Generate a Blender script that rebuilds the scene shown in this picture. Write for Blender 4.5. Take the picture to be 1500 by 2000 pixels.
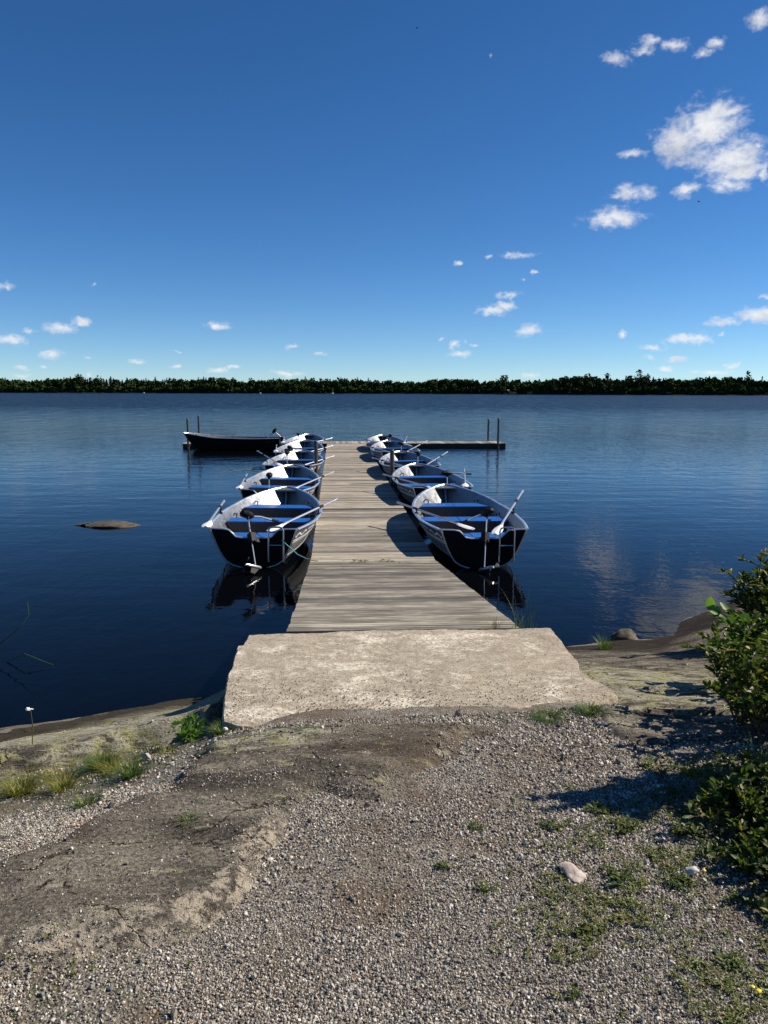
import bpy, bmesh, math, random
import numpy as np
from mathutils import Vector, Matrix
random.seed(7); RNG = np.random.default_rng(7)
PI = math.pi; R = math.radians
for o in list(bpy.data.objects): bpy.data.objects.remove(o)
S = bpy.context.scene; COL = S.collection

# ------------------------------------------------------------------ camera
cam = bpy.data.cameras.new('camera'); co = bpy.data.objects.new('camera', cam); COL.objects.link(co)
cam.sensor_fit = 'VERTICAL'; cam.sensor_height = 24.0; cam.lens = 24.0 * 1503 / 2000
cam.clip_start = 0.05; cam.clip_end = 6000
co.location = (0, 0, 2.5)
PITCH = math.atan(235 / 1503)
co.matrix_world = Matrix.Translation((0, 0, 2.5)) @ Matrix.Rotation(PI/2 - PITCH, 4, 'X') @ Matrix.Rotation(R(0.17), 4, 'Z')
S.camera = co

# ------------------------------------------------------------------ sun and exposure
SUNV = Vector((1.21, 0.27, 1.0)).normalized()
sl = bpy.data.lights.new('sun', 'SUN'); sl.energy = 5.0; sl.angle = R(0.53); sl.color = (1.0, 0.91, 0.77)
so = bpy.data.objects.new('sun', sl); COL.objects.link(so)
so.rotation_euler = SUNV.to_track_quat('Z', 'Y').to_euler(); so.location = (20, 5, 20)
vs = S.view_settings; vs.view_transform = 'Standard'; vs.look = 'None'; vs.gamma = 1.0; vs.exposure = 0.60
vs.use_curve_mapping = False
S.cycles.max_bounces = 6; S.cycles.diffuse_bounces = 2; S.cycles.glossy_bounces = 3
S.cycles.transmission_bounces = 3; S.cycles.transparent_max_bounces = 8

# ------------------------------------------------------------------ node helpers
class NT:
    def __init__(s, tree): s.t = tree; s.n = tree.nodes; s.l = tree.links
    def new(s, typ, **kw):
        nd = s.n.new(typ)
        ins = kw.pop('ins', {})
        for k, v in kw.items(): setattr(nd, k, v)
        for k, v in ins.items(): s.set(nd.inputs[k], v)
        return nd
    def set(s, sock, v):
        if isinstance(v, bpy.types.NodeSocket): s.l.new(v, sock)
        else:
            if sock.type == 'RGBA' and len(v) == 3: v = (*v, 1)
            sock.default_value = v
    def math(s, op, a, b=0.0, c=None, clamp=False):
        nd = s.n.new('ShaderNodeMath'); nd.operation = op; nd.use_clamp = clamp
        s.set(nd.inputs[0], a); s.set(nd.inputs[1], b)
        if c is not None: s.set(nd.inputs[2], c)
        return nd.outputs[0]
    def vmath(s, op, a, b=(0, 0, 0)):
        nd = s.n.new('ShaderNodeVectorMath'); nd.operation = op
        s.set(nd.inputs[0], a)
        if op != 'LENGTH': s.set(nd.inputs[1], b)
        return nd.outputs[1] if op == 'LENGTH' else nd.outputs[0]
    def mix(s, f, a, b, blend='MIX'):
        nd = s.n.new('ShaderNodeMix'); nd.data_type = 'RGBA'; nd.blend_type = blend
        s.set(nd.inputs[0], f); s.set(nd.inputs[6], a); s.set(nd.inputs[7], b)
        return nd.outputs[2]
    def ramp(s, v, lo, hi, a=0.0, b=1.0, smooth=True):
        nd = s.n.new('ShaderNodeMapRange'); nd.interpolation_type = 'SMOOTHSTEP' if smooth else 'LINEAR'
        s.set(nd.inputs[0], v); nd.inputs[1].default_value = lo; nd.inputs[2].default_value = hi
        nd.inputs[3].default_value = a; nd.inputs[4].default_value = b
        return nd.outputs[0]
    def noise(s, co, scale, detail=4, rough=0.55, dist=0.0, out=0):
        nd = s.n.new('ShaderNodeTexNoise')
        s.set(nd.inputs['Vector'], co); nd.inputs['Scale'].default_value = scale
        nd.inputs['Detail'].default_value = detail; nd.inputs['Roughness'].default_value = rough
        nd.inputs['Distortion'].default_value = dist
        return nd.outputs[out]
    def voro(s, co, scale, feature='F1', out='Distance'):
        nd = s.n.new('ShaderNodeTexVoronoi'); nd.feature = feature
        s.set(nd.inputs['Vector'], co); nd.inputs['Scale'].default_value = scale
        return nd.outputs[out]
    def scale(s, co, v):
        nd = s.n.new('ShaderNodeMapping'); s.set(nd.inputs[0], co); nd.inputs[3].default_value = v
        return nd.outputs[0]
    def attr(s, name):
        nd = s.n.new('ShaderNodeAttribute'); nd.attribute_name = name; return nd.outputs['Fac']

def mat(name):
    m = bpy.data.materials.new(name); m.use_nodes = True
    t = NT(m.node_tree); p = t.n['Principled BSDF']
    return m, t, p
def bump(t, p, h, strength, dist, normal=None):
    b = t.new('ShaderNodeBump'); b.inputs['Strength'].default_value = strength; b.inputs['Distance'].default_value = dist
    t.set(b.inputs['Height'], h)
    if normal is not None: t.set(b.inputs['Normal'], normal)
    if p is not None: t.l.new(b.outputs[0], p.inputs['Normal'])
    return b.outputs[0]

# ------------------------------------------------------------------ sky
w = bpy.data.worlds.new('World'); S.world = w; w.use_nodes = True
t = NT(w.node_tree); bg = t.n['Background']
sky = t.new('ShaderNodeTexSky'); sky.sky_type = 'NISHITA'; sky.sun_disc = False
sky.sun_elevation = math.asin(SUNV.z); sky.sun_rotation = math.atan2(SUNV.x, SUNV.y)
sky.altitude = 0; sky.air_density = 0.65; sky.dust_density = 0.0; sky.ozone_density = 3.0
SKY_STRENGTH = 0.069
geo = t.new('ShaderNodeTexCoord').outputs['Generated']
sep = t.new('ShaderNodeSeparateXYZ', ins={0: geo})
az = t.math('ARCTAN2', sep.outputs[0], sep.outputs[1]); el = t.math('ARCSINE', sep.outputs[2])
comb = t.new('ShaderNodeCombineXYZ', ins={0: az, 1: el}); P2 = comb.outputs[0]
CL=[(0.3763,0.2894,0.0383,0.0239,1.00),(0.3500,0.2768,0.0360,0.0194,1.00),(0.3973,0.2558,0.0378,0.0204,1.00),(0.4168,0.2410,0.0234,0.0113,1.00),(0.3835,0.3015,0.0244,0.0128,1.00),(0.2972,0.2698,0.0194,0.0053,0.80),(0.3557,0.2292,0.0155,0.0091,0.80),(0.4019,0.2285,0.0254,0.0084,0.90),(0.2977,0.2280,0.0241,0.0093,0.80),(0.2793,0.2253,0.0128,0.0044,0.60),(0.2775,0.2032,0.0337,0.0095,0.95),(0.2760,0.3647,0.0193,0.0086,0.70),(0.3016,0.3703,0.0195,0.0062,0.60),(0.3329,0.3725,0.0207,0.0061,0.70),(0.3105,0.3788,0.0155,0.0047,0.50),(0.3631,0.3633,0.0128,0.0065,0.70),(0.3760,0.3682,0.0148,0.0065,0.75),(0.4187,0.3829,0.0202,0.0089,0.70),(0.4278,0.2667,0.0072,0.0050,0.50),(0.4392,0.2387,0.0072,0.0143,0.70),(0.1652,0.1655,0.0260,0.0053,0.60),(0.1314,0.1650,0.0113,0.0042,0.45),(0.0898,0.1591,0.0070,0.0036,0.60),(0.1343,0.0995,0.0177,0.0074,0.90),(0.1500,0.1055,0.0139,0.0055,0.80),(0.1559,0.1189,0.0151,0.0049,0.70),(0.1792,0.0774,0.0188,0.0074,0.95),(0.0759,0.0680,0.0078,0.0038,0.70),(0.0922,0.0591,0.0071,0.0057,0.85),(0.1109,0.0578,0.0064,0.0032,0.70),(0.0970,0.0471,0.0245,0.0063,0.45),(0.1723,0.1373,0.0056,0.0024,0.50),(0.1864,0.1442,0.0062,0.0036,0.50),(0.3715,0.0621,0.0268,0.0059,0.90),(0.3320,0.0526,0.0197,0.0042,0.80),(0.3266,0.0437,0.0070,0.0030,0.80),(0.3570,0.0391,0.0137,0.0036,0.90),(0.3420,0.0284,0.0087,0.0042,0.80),(0.4407,0.0895,0.0235,0.0090,0.90),(0.4037,0.0805,0.0185,0.0064,0.80),(0.4472,0.1088,0.0104,0.0034,0.70),(0.2928,0.0696,0.0083,0.0042,0.70),(0.4074,0.0659,0.0049,0.0029,0.70),(0.3963,0.0238,0.0275,0.0036,0.60),(0.4179,0.0307,0.0098,0.0041,0.60),(-0.4455,0.1154,0.0116,0.0056,0.70),(-0.3889,0.0718,0.0191,0.0064,0.75),(-0.3689,0.0795,0.0113,0.0059,0.80),(-0.4220,0.0684,0.0109,0.0035,0.60),(-0.4439,0.0596,0.0247,0.0063,0.80),(-0.4006,0.0422,0.0145,0.0059,0.90),(-0.2116,0.0801,0.0162,0.0061,0.90),(-0.1141,0.0565,0.0129,0.0038,0.60),(-0.0820,0.0466,0.0182,0.0032,0.45),(-0.2626,0.0286,0.0110,0.0031,0.60),(-0.2101,0.0266,0.0189,0.0038,0.70),(-0.1899,0.0305,0.0088,0.0032,0.70),(-0.1243,0.0234,0.0220,0.0045,0.60),(-0.4081,0.0267,0.0077,0.0035,0.50),(-0.3513,0.1226,0.0051,0.0046,0.35),(0.1240,0.3782,0.0073,0.0059,0.35),(-0.3045,0.0355,0.0155,0.0031,0.35),(-0.3598,0.0382,0.0115,0.0024,0.40),(-0.4353,0.0275,0.0163,0.0035,0.45),(-0.4358,0.0193,0.0163,0.0035,0.40),(0.1873,0.0209,0.0189,0.0044,0.50),(-0.3578,0.0202,0.0069,0.0036,0.40),(-0.2558,0.0460,0.0073,0.0025,0.30),]
wn1 = t.vmath('SUBTRACT', t.noise(P2, 26, 3, .6, out=1), (.5,.5,.5)); wn2 = t.vmath('SUBTRACT', t.noise(P2, 95, 3, .6, out=1), (.5,.5,.5))
P3 = t.vmath('ADD', P2, t.vmath('ADD', t.vmath('MULTIPLY', wn1, (.030,.014,0)), t.vmath('MULTIPLY', wn2, (.014,.007,0))))
acc = None
for (ca, ce, ra, re, wt) in CL:
    v = t.vmath('MULTIPLY', t.vmath('SUBTRACT', P3, (ca, ce, 0)), (1/(ra*1.25), 1/(re*1.35), 0))
    d = t.math('SUBTRACT', 1.0, t.vmath('LENGTH', v))
    if wt < 1: d = t.math('ADD', d, (wt-1)*0.75)
    acc = d if acc is None else t.math('MAXIMUM', acc, d)
wc = t.vmath('MULTIPLY', P2, (1.0, 1.5, 1))
n1 = t.noise(wc, 34, 9, 0.62, 0.4); n2 = t.noise(wc, 100, 6, 0.58, 0.3)
fb = t.math('ADD', t.math('MULTIPLY', n1, 0.62), t.math('MULTIPLY', n2, 0.38))
dens = t.math('ADD', acc, t.math('MULTIPLY', t.math('SUBTRACT', fb, 0.485), 2.6))
alpha = t.math('MULTIPLY', t.ramp(dens, -0.05, 1.10), t.ramp(acc, -0.45, 0.0))
n1b = t.noise(t.vmath('ADD', wc, (0.012, 0.016, 0)), 30, 5, 0.6, 0.35)
sh = t.math('SUBTRACT', n1, n1b)
thick = t.ramp(dens, 0.5, 1.5)
shade = t.math('ADD', t.math('MULTIPLY', sh, 1.8), t.math('MULTIPLY', thick, 0.32), clamp=True)
gv = t.vmath('MULTIPLY', t.vmath('SUBTRACT', P2, (0.341, 0.266, 0)), (1/0.05, 1/0.022, 0))
g1 = t.ramp(t.math('SUBTRACT', 1.0, t.vmath('LENGTH', gv)), 0.0, 0.9)
shade = t.math('MAXIMUM', shade, t.math('MULTIPLY', g1, 0.75))
ccol = t.mix(shade, (8.6, 8.7, 8.9), (4.3, 4.7, 5.6))
hs = t.new('ShaderNodeHueSaturation', ins={'Saturation': 1.22, 'Color': sky.outputs[0]})
tint = t.mix(1.0, hs.outputs[0], (0.83, 0.975, 1.09), 'MULTIPLY')
col = t.mix(alpha, tint, ccol)
t.l.new(col, bg.inputs[0]); bg.inputs[1].default_value = SKY_STRENGTH

# ------------------------------------------------------------------ object helpers
def tag(o, label=None, cat=None, group=None, kind=None):
    if label: o['label'] = label
    if cat: o['category'] = cat
    if group: o['group'] = group
    if kind: o['kind'] = kind
    return o
def empty(name, loc=(0, 0, 0), rz=0.0, label=None, cat=None, group=None):
    o = bpy.data.objects.new(name, None); COL.objects.link(o); o.location = loc; o.rotation_euler = (0, 0, rz)
    o.empty_display_size = 0.1
    return tag(o, label, cat, group)
def link(name, me, parent=None, m=None):
    o = bpy.data.objects.new(name, me); COL.objects.link(o)
    if parent is not None: o.parent = parent
    if m is not None and not me.materials: me.materials.append(m)
    return o
class MB:
    """collects vertices and faces for one mesh"""
    def __init__(s): s.v = []; s.f = []
    def add(s, vs, fs):
        k = len(s.v); s.v += [tuple(v) for v in vs]; s.f += [tuple(i+k for i in f) for f in fs]; return s
    def box(s, x0, x1, y0, y1, z0, z1):
        return s.add([(x0,y0,z0),(x1,y0,z0),(x1,y1,z0),(x0,y1,z0),(x0,y0,z1),(x1,y0,z1),(x1,y1,z1),(x0,y1,z1)],
                     [(0,3,2,1),(4,5,6,7),(0,1,5,4),(1,2,6,5),(2,3,7,6),(3,0,4,7)])
    def tube(s, pts, r, n=8, caps=True, flat=1.0):
        pts = [Vector(p) for p in pts]; N = len(pts)
        rs = r if isinstance(r, (list, tuple)) else [r]*N
        rings = []; prev = None
        for i, p in enumerate(pts):
            tdir = (pts[min(i+1, N-1)] - pts[max(i-1, 0)]).normalized()
            if prev is None:
                ref = Vector((0, 0, 1)) if abs(tdir.z) < 0.9 else Vector((1, 0, 0))
                a = tdir.cross(ref).normalized()
            else:
                a = (prev - tdir*prev.dot(tdir))
                a = a.normalized() if a.length > 1e-6 else tdir.orthogonal().normalized()
            prev = a; b = a.cross(tdir)
            rings.append([p + (a*math.cos(2*PI*j/n) + b*math.sin(2*PI*j/n)*flat)*rs[i] for j in range(n)])
        vs = [v for rg in rings for v in rg]
        fs = [(i*n+j, i*n+(j+1) % n, (i+1)*n+(j+1) % n, (i+1)*n+j) for i in range(N-1) for j in range(n)]
        if caps: fs += [tuple(range(n))[::-1], tuple(range((N-1)*n, N*n))]
        return s.add(vs, fs)
    def grid(s, rows, close=False):
        n = len(rows[0]); vs = [p for r in rows for p in r]
        fs = []
        for i in range(len(rows)-1):
            for j in range(n if close else n-1):
                fs.append((i*n+j, i*n+(j+1) % n, (i+1)*n+(j+1) % n, (i+1)*n+j))
        return s.add(vs, fs)
    def blob(s, c, r, sub=1, jit=0.0, rnd=random):
        bm = bmesh.new(); bmesh.ops.create_icosphere(bm, subdivisions=sub, radius=1)
        bm.verts.index_update()
        vs = [(c[0]+v.co.x*r[0]*(1+rnd.uniform(-jit, jit)), c[1]+v.co.y*r[1]*(1+rnd.uniform(-jit, jit)), c[2]+v.co.z*r[2]*(1+rnd.uniform(-jit, jit))) for v in bm.verts]
        fs = [tuple(v.index for v in f.verts) for f in bm.faces]; bm.free()
        return s.add(vs, fs)
    def mesh(s, name, m=None, smooth=True, fix=True):
        me = bpy.data.meshes.new(name); me.from_pydata(s.v, [], s.f)
        if fix:
            bm = bmesh.new(); bm.from_mesh(me); bmesh.ops.recalc_face_normals(bm, faces=bm.faces); bm.to_mesh(me); bm.free()
        if smooth: me.polygons.foreach_set('use_smooth', [True]*len(me.polygons)); me.set_sharp_from_angle(angle=R(38))
        if m: me.materials.append(m)
        me.update(); return me
    def build(s, name, m, parent=None, smooth=True): return link(name, s.mesh(name, m, smooth), parent)
def np_mesh(name, V, F, m=None, smooth=False, attrs=None):
    """V (n,3) F (k,3 or 4) numpy"""
    me = bpy.data.meshes.new(name); k = F.shape[1]
    me.vertices.add(len(V)); me.vertices.foreach_set('co', V.astype(np.float32).ravel())
    me.loops.add(F.size); me.loops.foreach_set('vertex_index', F.astype(np.int32).ravel())
    me.polygons.add(len(F)); me.polygons.foreach_set('loop_start', np.arange(0, F.size, k, dtype=np.int32))
    me.polygons.foreach_set('loop_total', np.full(len(F), k, dtype=np.int32))
    me.update(calc_edges=True); me.validate()
    if smooth: me.polygons.foreach_set('use_smooth', [True]*len(me.polygons))
    for a, v in (attrs or {}).items():
        at = me.attributes.new(a, 'FLOAT', 'POINT'); at.data.foreach_set('value', v.astype(np.float32).ravel())
    if m: me.materials.append(m)
    return me
def copy_tree(o, parent=None):
    c = o.copy(); COL.objects.link(c)
    if parent is not None: c.parent = parent
    for ch in list(o.children): copy_tree(ch, c)
    return c

# ------------------------------------------------------------------ numpy noise
def vnoise(x, y, seed=0):
    xi = np.floor(x).astype(np.int64); yi = np.floor(y).astype(np.int64); fx = x-xi; fy = y-yi
    fx = fx*fx*(3-2*fx); fy = fy*fy*(3-2*fy)
    def h(a, b):
        n = (a*374761393 + b*668265263 + seed*1442695041) & 0xffffffff
        n = ((n ^ (n >> 13))*1274126177) & 0xffffffff
        n = (n ^ (n >> 16)) & 0xffffffff
        return n/4294967295.0
    return (h(xi, yi)*(1-fx)+h(xi+1, yi)*fx)*(1-fy)+(h(xi, yi+1)*(1-fx)+h(xi+1, yi+1)*fx)*fy
def fbm(x, y, f=1.0, octv=4, seed=0, gain=0.5):
    a = 1.0; s = 0; tot = 0
    for i in range(octv):
        s = s + a*vnoise(x*f+i*17.3, y*f-i*9.1, seed+i*31); tot += a; a *= gain; f *= 2.03
    return s/tot*2-1
def sstep(a, b, x):
    u = np.clip((x-a)/(b-a), 0, 1); return u*u*(3-2*u)
def poly_sd(px, py, poly):
    """signed distance, positive inside"""
    px = np.asarray(px, float); py = np.asarray(py, float)
    d = np.full(px.shape, 1e9); ins = np.zeros(px.shape, bool); n = len(poly)
    for i in range(n):
        x0, y0 = poly[i]; x1, y1 = poly[(i+1) % n]
        ex, ey = x1-x0, y1-y0
        tt = np.clip(((px-x0)*ex+(py-y0)*ey)/(ex*ex+ey*ey+1e-12), 0, 1)
        d = np.minimum(d, np.hypot(px-x0-tt*ex, py-y0-tt*ey))
        c = ((y0 > py) != (y1 > py)) & (px < (x1-x0)*(py-y0)/(y1-y0+1e-12)+x0)
        ins ^= c
    return np.where(ins, d, -d)

# ------------------------------------------------------------------ base terrain height
CP = [(-9,4,-.0),(-6,4.4,0),(-4.6,4.85,0),(-3.04,5.33,0),(-2.86,5.42,0),(-2.21,5.72,0),(-1.74,5.94,0),(-1.4,6.09,0),(-.8,6.35,.0),(.2,6.9,0),(1.1,7.15,0),(1.78,7.34,0),
 (2.35,7.54,0),(3.02,7.74,0),(3.28,8.2,0),(4.22,9.04,0),(4.83,9.41,0),(7,10.6,0),(10,12,0),
 (-9,8,-1.2),(-5,9,-1.2),(-2,10,-1.3),(1,11,-1.2),(4,13,-1.2),(10,16,-1.2),(-1.5,7.6,-.8),(1,8.8,-.8),(3,10,-.7),
 (-6,3.2,.42),(-3.4,3.9,.44),(-2.2,4.14,.36),(-1.68,4.34,.37),(-1.2,4.62,.37),(-2.75,4.75,.11),(-2.0,5.0,.14),(-1.45,5.35,.14),(-1.1,5.6,.12),
 (-6,2.6,.62),(-1.86,3.48,.58),(-1.46,3.75,.58),(-1.08,4.0,.6),(-1.61,3.0,.70),(-1.55,2.87,.74),(-1.33,2.45,.86),(-6,1.8,.85),(-3,2.4,.8),
 (-.7,4.9,.55),(.2,4.9,.6),(1.0,4.9,.6),(0,5.8,.3),(1,6.2,.3),(-.6,4.0,.76),(.2,4.1,.78),(.9,4.2,.78),(-.8,3.62,.77),(-.4,3.68,.81),(0,3.66,.825),(.7,3.8,.815),(1.2,3.95,.80),(.3,3.3,.87),
 (1.67,6.0,.3),(2.57,6.75,.18),(1.75,5.02,.55),(1.5,4.4,.68),(2.07,4.93,.55),(1.39,3.56,.82),(1.96,3.98,.75),(2.85,5.47,.5),(3.27,6.97,.3),(4.5,7.2,.5),(6,8,.6),(4,5,.75),(6,5,.9),(9,8,.8),
 (1.12,3.15,.87),(0,2.7,.9),(-.7,3.0,.86),(-1.11,2.02,.9),(.6,2.2,.92),(0,1.6,.93),(1.5,1.6,.94),(-1.5,1.4,.93),(0,0,.95),(-4,0,.95),(4,0,.97),(4,3,.95),(2.2,2.6,.93),(0,-6,1.0),(-9,-4,1.0),(9,-4,1.05),(9,2,1.0)]
CPa = np.array(CP, float)
def _phi(r): return np.sqrt(r*r+0.04)
_A = _phi(np.hypot(CPa[:,None,0]-CPa[None,:,0], CPa[:,None,1]-CPa[None,:,1]))
_n = len(CPa)
_M = np.block([[_A+np.eye(_n)*0.01, np.ones((_n,1))],[np.ones((1,_n)), np.zeros((1,1))]])
_W = np.linalg.solve(_M, np.concatenate([CPa[:,2],[0]]))
def base_h(x, y):
    x = np.asarray(x, float); y = np.asarray(y, float); h = np.full(x.shape, _W[-1])
    for i in range(_n): h = h + _W[i]*_phi(np.hypot(x-CPa[i,0], y-CPa[i,1]))
    return h
ROCK_A = [(-.84,3.66),(-.3,3.68),(.2,3.66),(.62,3.68),(.5,3.5),(.26,3.25),(.12,3.0),(.0,2.78),(-.2,2.86),(-.32,2.64),(-.42,2.48),(-.38,2.32),(-.56,2.06),(-.84,1.97),(-1.12,1.86),(-1.54,1.78),(-3,1.4),(-3,2.1),(-1.75,2.28),(-1.36,2.5),(-1.22,2.78),(-1.0,3.06),(-.9,3.4)]
ROCK_B = [(-9,8),(-9,2.8),(-4,3.5),(-2.7,3.66),(-1.95,3.72),(-1.5,3.95),(-1.2,4.05),(-.95,4.1),(-.6,4.2),(-.5,8)]
ROCK_C = [(1.05,8),(1.15,5),(1.22,4.2),(1.3,4.0),(1.1,3.75),(1.15,3.55),(1.5,3.42),(2.1,3.5),(3,4.2),(4.2,5.2),(9,7.5),(9,14),(1.05,14)]
def rock_sd(x, y):
    wx = x+fbm(x, y, 3.1, 3, 5)*.10; wy = y+fbm(x, y, 3.1, 3, 9)*.10
    return np.maximum(np.maximum(poly_sd(wx, wy, ROCK_A), poly_sd(wx, wy, ROCK_B)), poly_sd(wx, wy, ROCK_C))
def ground_h(x, y):
    return base_h(x, y)+fbm(x, y, 1.7, 3, 2)*.012+fbm(x, y, 9, 2, 3)*.003
def rock_h(x, y):
    sd = rock_sd(x, y)
    b0 = base_h(x, y); k0 = sstep(-.05, .35, b0)
    top = np.where(x > .9, .022, .062)
    h = b0+np.minimum(np.clip(sd*.55, -.10, .07), top)*np.where(sd > 0, k0, 1)+fbm(x, y, 1.6, 4, 12)*(.010+.022*k0)+fbm(x, y, 7, 4, 14)*(.004+np.where(x < -1.3, .012, .006)*k0)
    h = h + np.where((x > 1.15) & (y > 3.95), .03, 0)*np.where(sd > 0, sstep(0, .12, sd), 0)*k0
    # left ledge breaks down sharply towards the grassy hollow
    e = poly_sd(x+fbm(x, y, 4, 2, 3)*.06, y+fbm(x, y, 5, 3, 4)*.07, ROCK_B)
    h = h + np.where(x < -.9, sstep(0.0, 0.10, e)*.085*k0, 0)
    # a crack along the right-hand slope
    c = np.abs((y-4.52)+(x-1.9)*.18+fbm(x, y, 5, 3, 8)*.05)
    h = h - np.where((x > 1.35) & (x < 2.9), (1-sstep(0, .035, c))*.035, 0)
    # foliation ridges
    h = h + (np.abs(fbm(x*.5-y*.1, y*1.6+x*.45, 3.2, 4, 41))*-.035*(.3+.7*k0))
    return h
def axis_pts(a, b, step, lo, hi, n):
    inner = np.arange(a, b+step/2, step)
    l = a-np.geomspace(step, a-lo, n)[::-1]; r = b+np.geomspace(step, hi-b, n)
    return np.concatenate([l, inner, r])
def sheet(name, fn, xs, ys, m, attr_fn=None):
    X, Y = np.meshgrid(xs, ys); Z = fn(X, Y); nx, ny = len(xs), len(ys)
    V = np.stack([X, Y, Z], -1).reshape(-1, 3)
    i = np.arange(nx*ny).reshape(ny, nx)
    F = np.stack([i[:-1,:-1], i[:-1,1:], i[1:,1:], i[1:,:-1]], -1).reshape(-1, 4)
    at = attr_fn(X.ravel(), Y.ravel()) if attr_fn else None
    return tag(link(name, np_mesh(name, V, F, m, True, at)), kind='structure')

# gravel ground material (the sheet below the loose stones)
m, t, p = mat('gravel_ground'); M_ground = m
co_ = t.new('ShaderNodeTexCoord').outputs['Object']
nz = t.noise(co_, 3.0, 5); vc = t.voro(co_, 95, out='Color'); vd = t.voro(co_, 95)
hv = t.new('ShaderNodeSeparateColor', ins={0: vc}).outputs[0]
c1 = t.mix(hv, (.06,.052,.044), (.28,.25,.21))
c2 = t.mix(t.ramp(nz, .45, .65), c1, t.mix(hv, (.075,.05,.033), (.15,.115,.08)))
ms = t.math('MULTIPLY', t.attr('moss'), t.ramp(t.noise(co_, 14, 6), .42, .6))
c3 = t.mix(ms, c2, t.mix(t.noise(co_, 60), (.045,.055,.015), (.10,.11,.03)))
t.set(p.inputs['Base Color'], c3); p.inputs['Roughness'].default_value = .9
bump(t, p, t.math('SUBTRACT', 1.0, vd), 1.0, .006)

# bedrock material
m, t, p = mat('bedrock'); M_rock = m
co_ = t.new('ShaderNodeTexCoord').outputs['Object']; z = t.new('ShaderNodeSeparateXYZ', ins={0: co_}).outputs[2]
st = t.scale(co_, (1.0, 1.9, 2.5)); sa = t.new('ShaderNodeMapping', ins={0: co_}); sa.inputs[2].default_value = (0,0,R(20)); sa.inputs[3].default_value = (.8,2.6,2.6)
sa = sa.outputs[0]
n_big = t.noise(sa, 1.6, 6, .6); n_mid = t.noise(sa, 7, 8, .68, .4); n_fine = t.noise(co_, 70, 6, .7); n_sp = t.noise(co_, 230, 3, .7)
c = t.mix(t.ramp(n_big, .35, .68), (.080,.071,.059), (.245,.22,.182))
c = t.mix(t.ramp(n_fine, .40, .62), t.mix(1.0, c, (.55,.54,.52), 'MULTIPLY'), t.mix(1.0, c, (1.4,1.38,1.33), 'MULTIPLY'))
c = t.mix(t.math('MULTIPLY', t.attr('brown'), t.ramp(n_mid, .35, .6)), c, (.12,.085,.06))
lich = t.math('MULTIPLY', t.ramp(t.math('ADD', n_mid, t.math('MULTIPLY', t.attr('lichen'), .20)), .56, .68), t.ramp(n_fine, .3, .52))
lcol = t.mix(t.ramp(t.noise(co_, 9, 3), .45, .6), (.42,.40,.31), (.36,.355,.18))
c = t.mix(t.math('MULTIPLY', lich, .92), c, lcol)
n_q = t.noise(co_, 22, 10, .82, .25)
q = t.ramp(t.math('ADD', n_q, t.math('MULTIPLY', t.attr('quartz'), .30)), .765, .83)
c = t.mix(t.math('MULTIPLY', q, t.attr('quartz')), c, (.46,.40,.31))
sp = t.ramp(n_sp, .60, .68)
c = t.mix(t.math('MULTIPLY', sp, .7), c, (.42,.40,.36))
pit = t.ramp(t.noise(co_, 110, 3, .6), .30, .40, 1.0, 0.0)
c = t.mix(t.math('MULTIPLY', pit, .85), c, (.02,.018,.015))
cwp = t.vmath('ADD', co_, t.vmath('MULTIPLY', t.noise(co_, 3.5, 5, .6, out=1), (.35,.35,.35)))
crk = t.ramp(t.voro(t.scale(cwp, (.8,1.5,1)), 1.7, 'DISTANCE_TO_EDGE'), .002, .012, 1.0, 0.0)
crk = t.math('MULTIPLY', crk, t.ramp(n_mid, .44, .54))
c = t.mix(t.math('MULTIPLY', crk, .8), c, (.018,.015,.012))
blk = t.ramp(t.noise(co_, 28, 8, .75), .56, .64)
c = t.mix(t.math('MULTIPLY', blk, .55), c, t.mix(1.0, c, (.35,.34,.33), 'MULTIPLY'))
wz = t.math('ADD', z, t.math('MULTIPLY', t.math('SUBTRACT', n_mid, .5), .10))
wet = t.ramp(t.math('ADD', wz, t.ramp(t.new('ShaderNodeSeparateXYZ', ins={0: co_}).outputs[0], -.5, 1.2, .09, 0.0)), .17, .28, 1.0, 0.0)
c = t.mix(t.math('MULTIPLY', wet, .9), c, t.mix(n_fine, (.012,.009,.007), (.040,.029,.021)))
t.set(p.inputs['Base Color'], c)
t.set(p.inputs['Roughness'], t.ramp(wz, .02, .10, .7, .92))
p.inputs['Specular IOR Level'].default_value = .08
hh = t.math('ADD', t.math('MULTIPLY', n_mid, 1.2), t.math('ADD', t.math('MULTIPLY', n_fine, .45), t.math('SUBTRACT', t.math('MULTIPLY', n_sp, .20), t.math('MULTIPLY', crk, .5))))
bump(t, p, hh, 1.0, .032)

XS = axis_pts(-3.6, 4.4, .04, -1400, 1400, 22); YS = axis_pts(1.0, 8.6, .04, -60, 60, 12)
def far_fade(fn, lo):
    def f(x, y):
        r = np.maximum(np.abs(x)-10, 0)+np.maximum(y-16, 0)
        xx = np.clip(x, -10, 10); yy = np.clip(y, -6, 17)
        h = fn(xx, yy)
        # beyond the detailed area: the shore goes on to both sides, the lake bed deepens
        ex = np.maximum(np.abs(x)-10, 0)
        shore = np.where(x < 0, 3.8, 12.2)
        h2 = np.clip((shore-y)*.12, -4, 1.3)
        k = sstep(0, 6, ex)
        return np.where(y > 16, np.minimum(h, -1.2), h)*(1-k)+h2*k+lo
    return f
def g_attr(x, y):
    # thin moss among the gravel on the right and beside the slab
    a = np.exp(-(((x-.85)/.42)**2+((y-2.15)/.5)**2))*1.1+np.exp(-(((x+1.0)/.3)**2+((y-1.9)/.12)**2))
    a += np.exp(-(((x-1.0)/.35)**2+((y-3.85)/.10)**2))+.15
    a += np.exp(-(((x+1.5)/.6)**2+((y-3.45)/.28)**2))*1.2
    return {'moss': np.clip(a*.9, 0, 1)}
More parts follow.
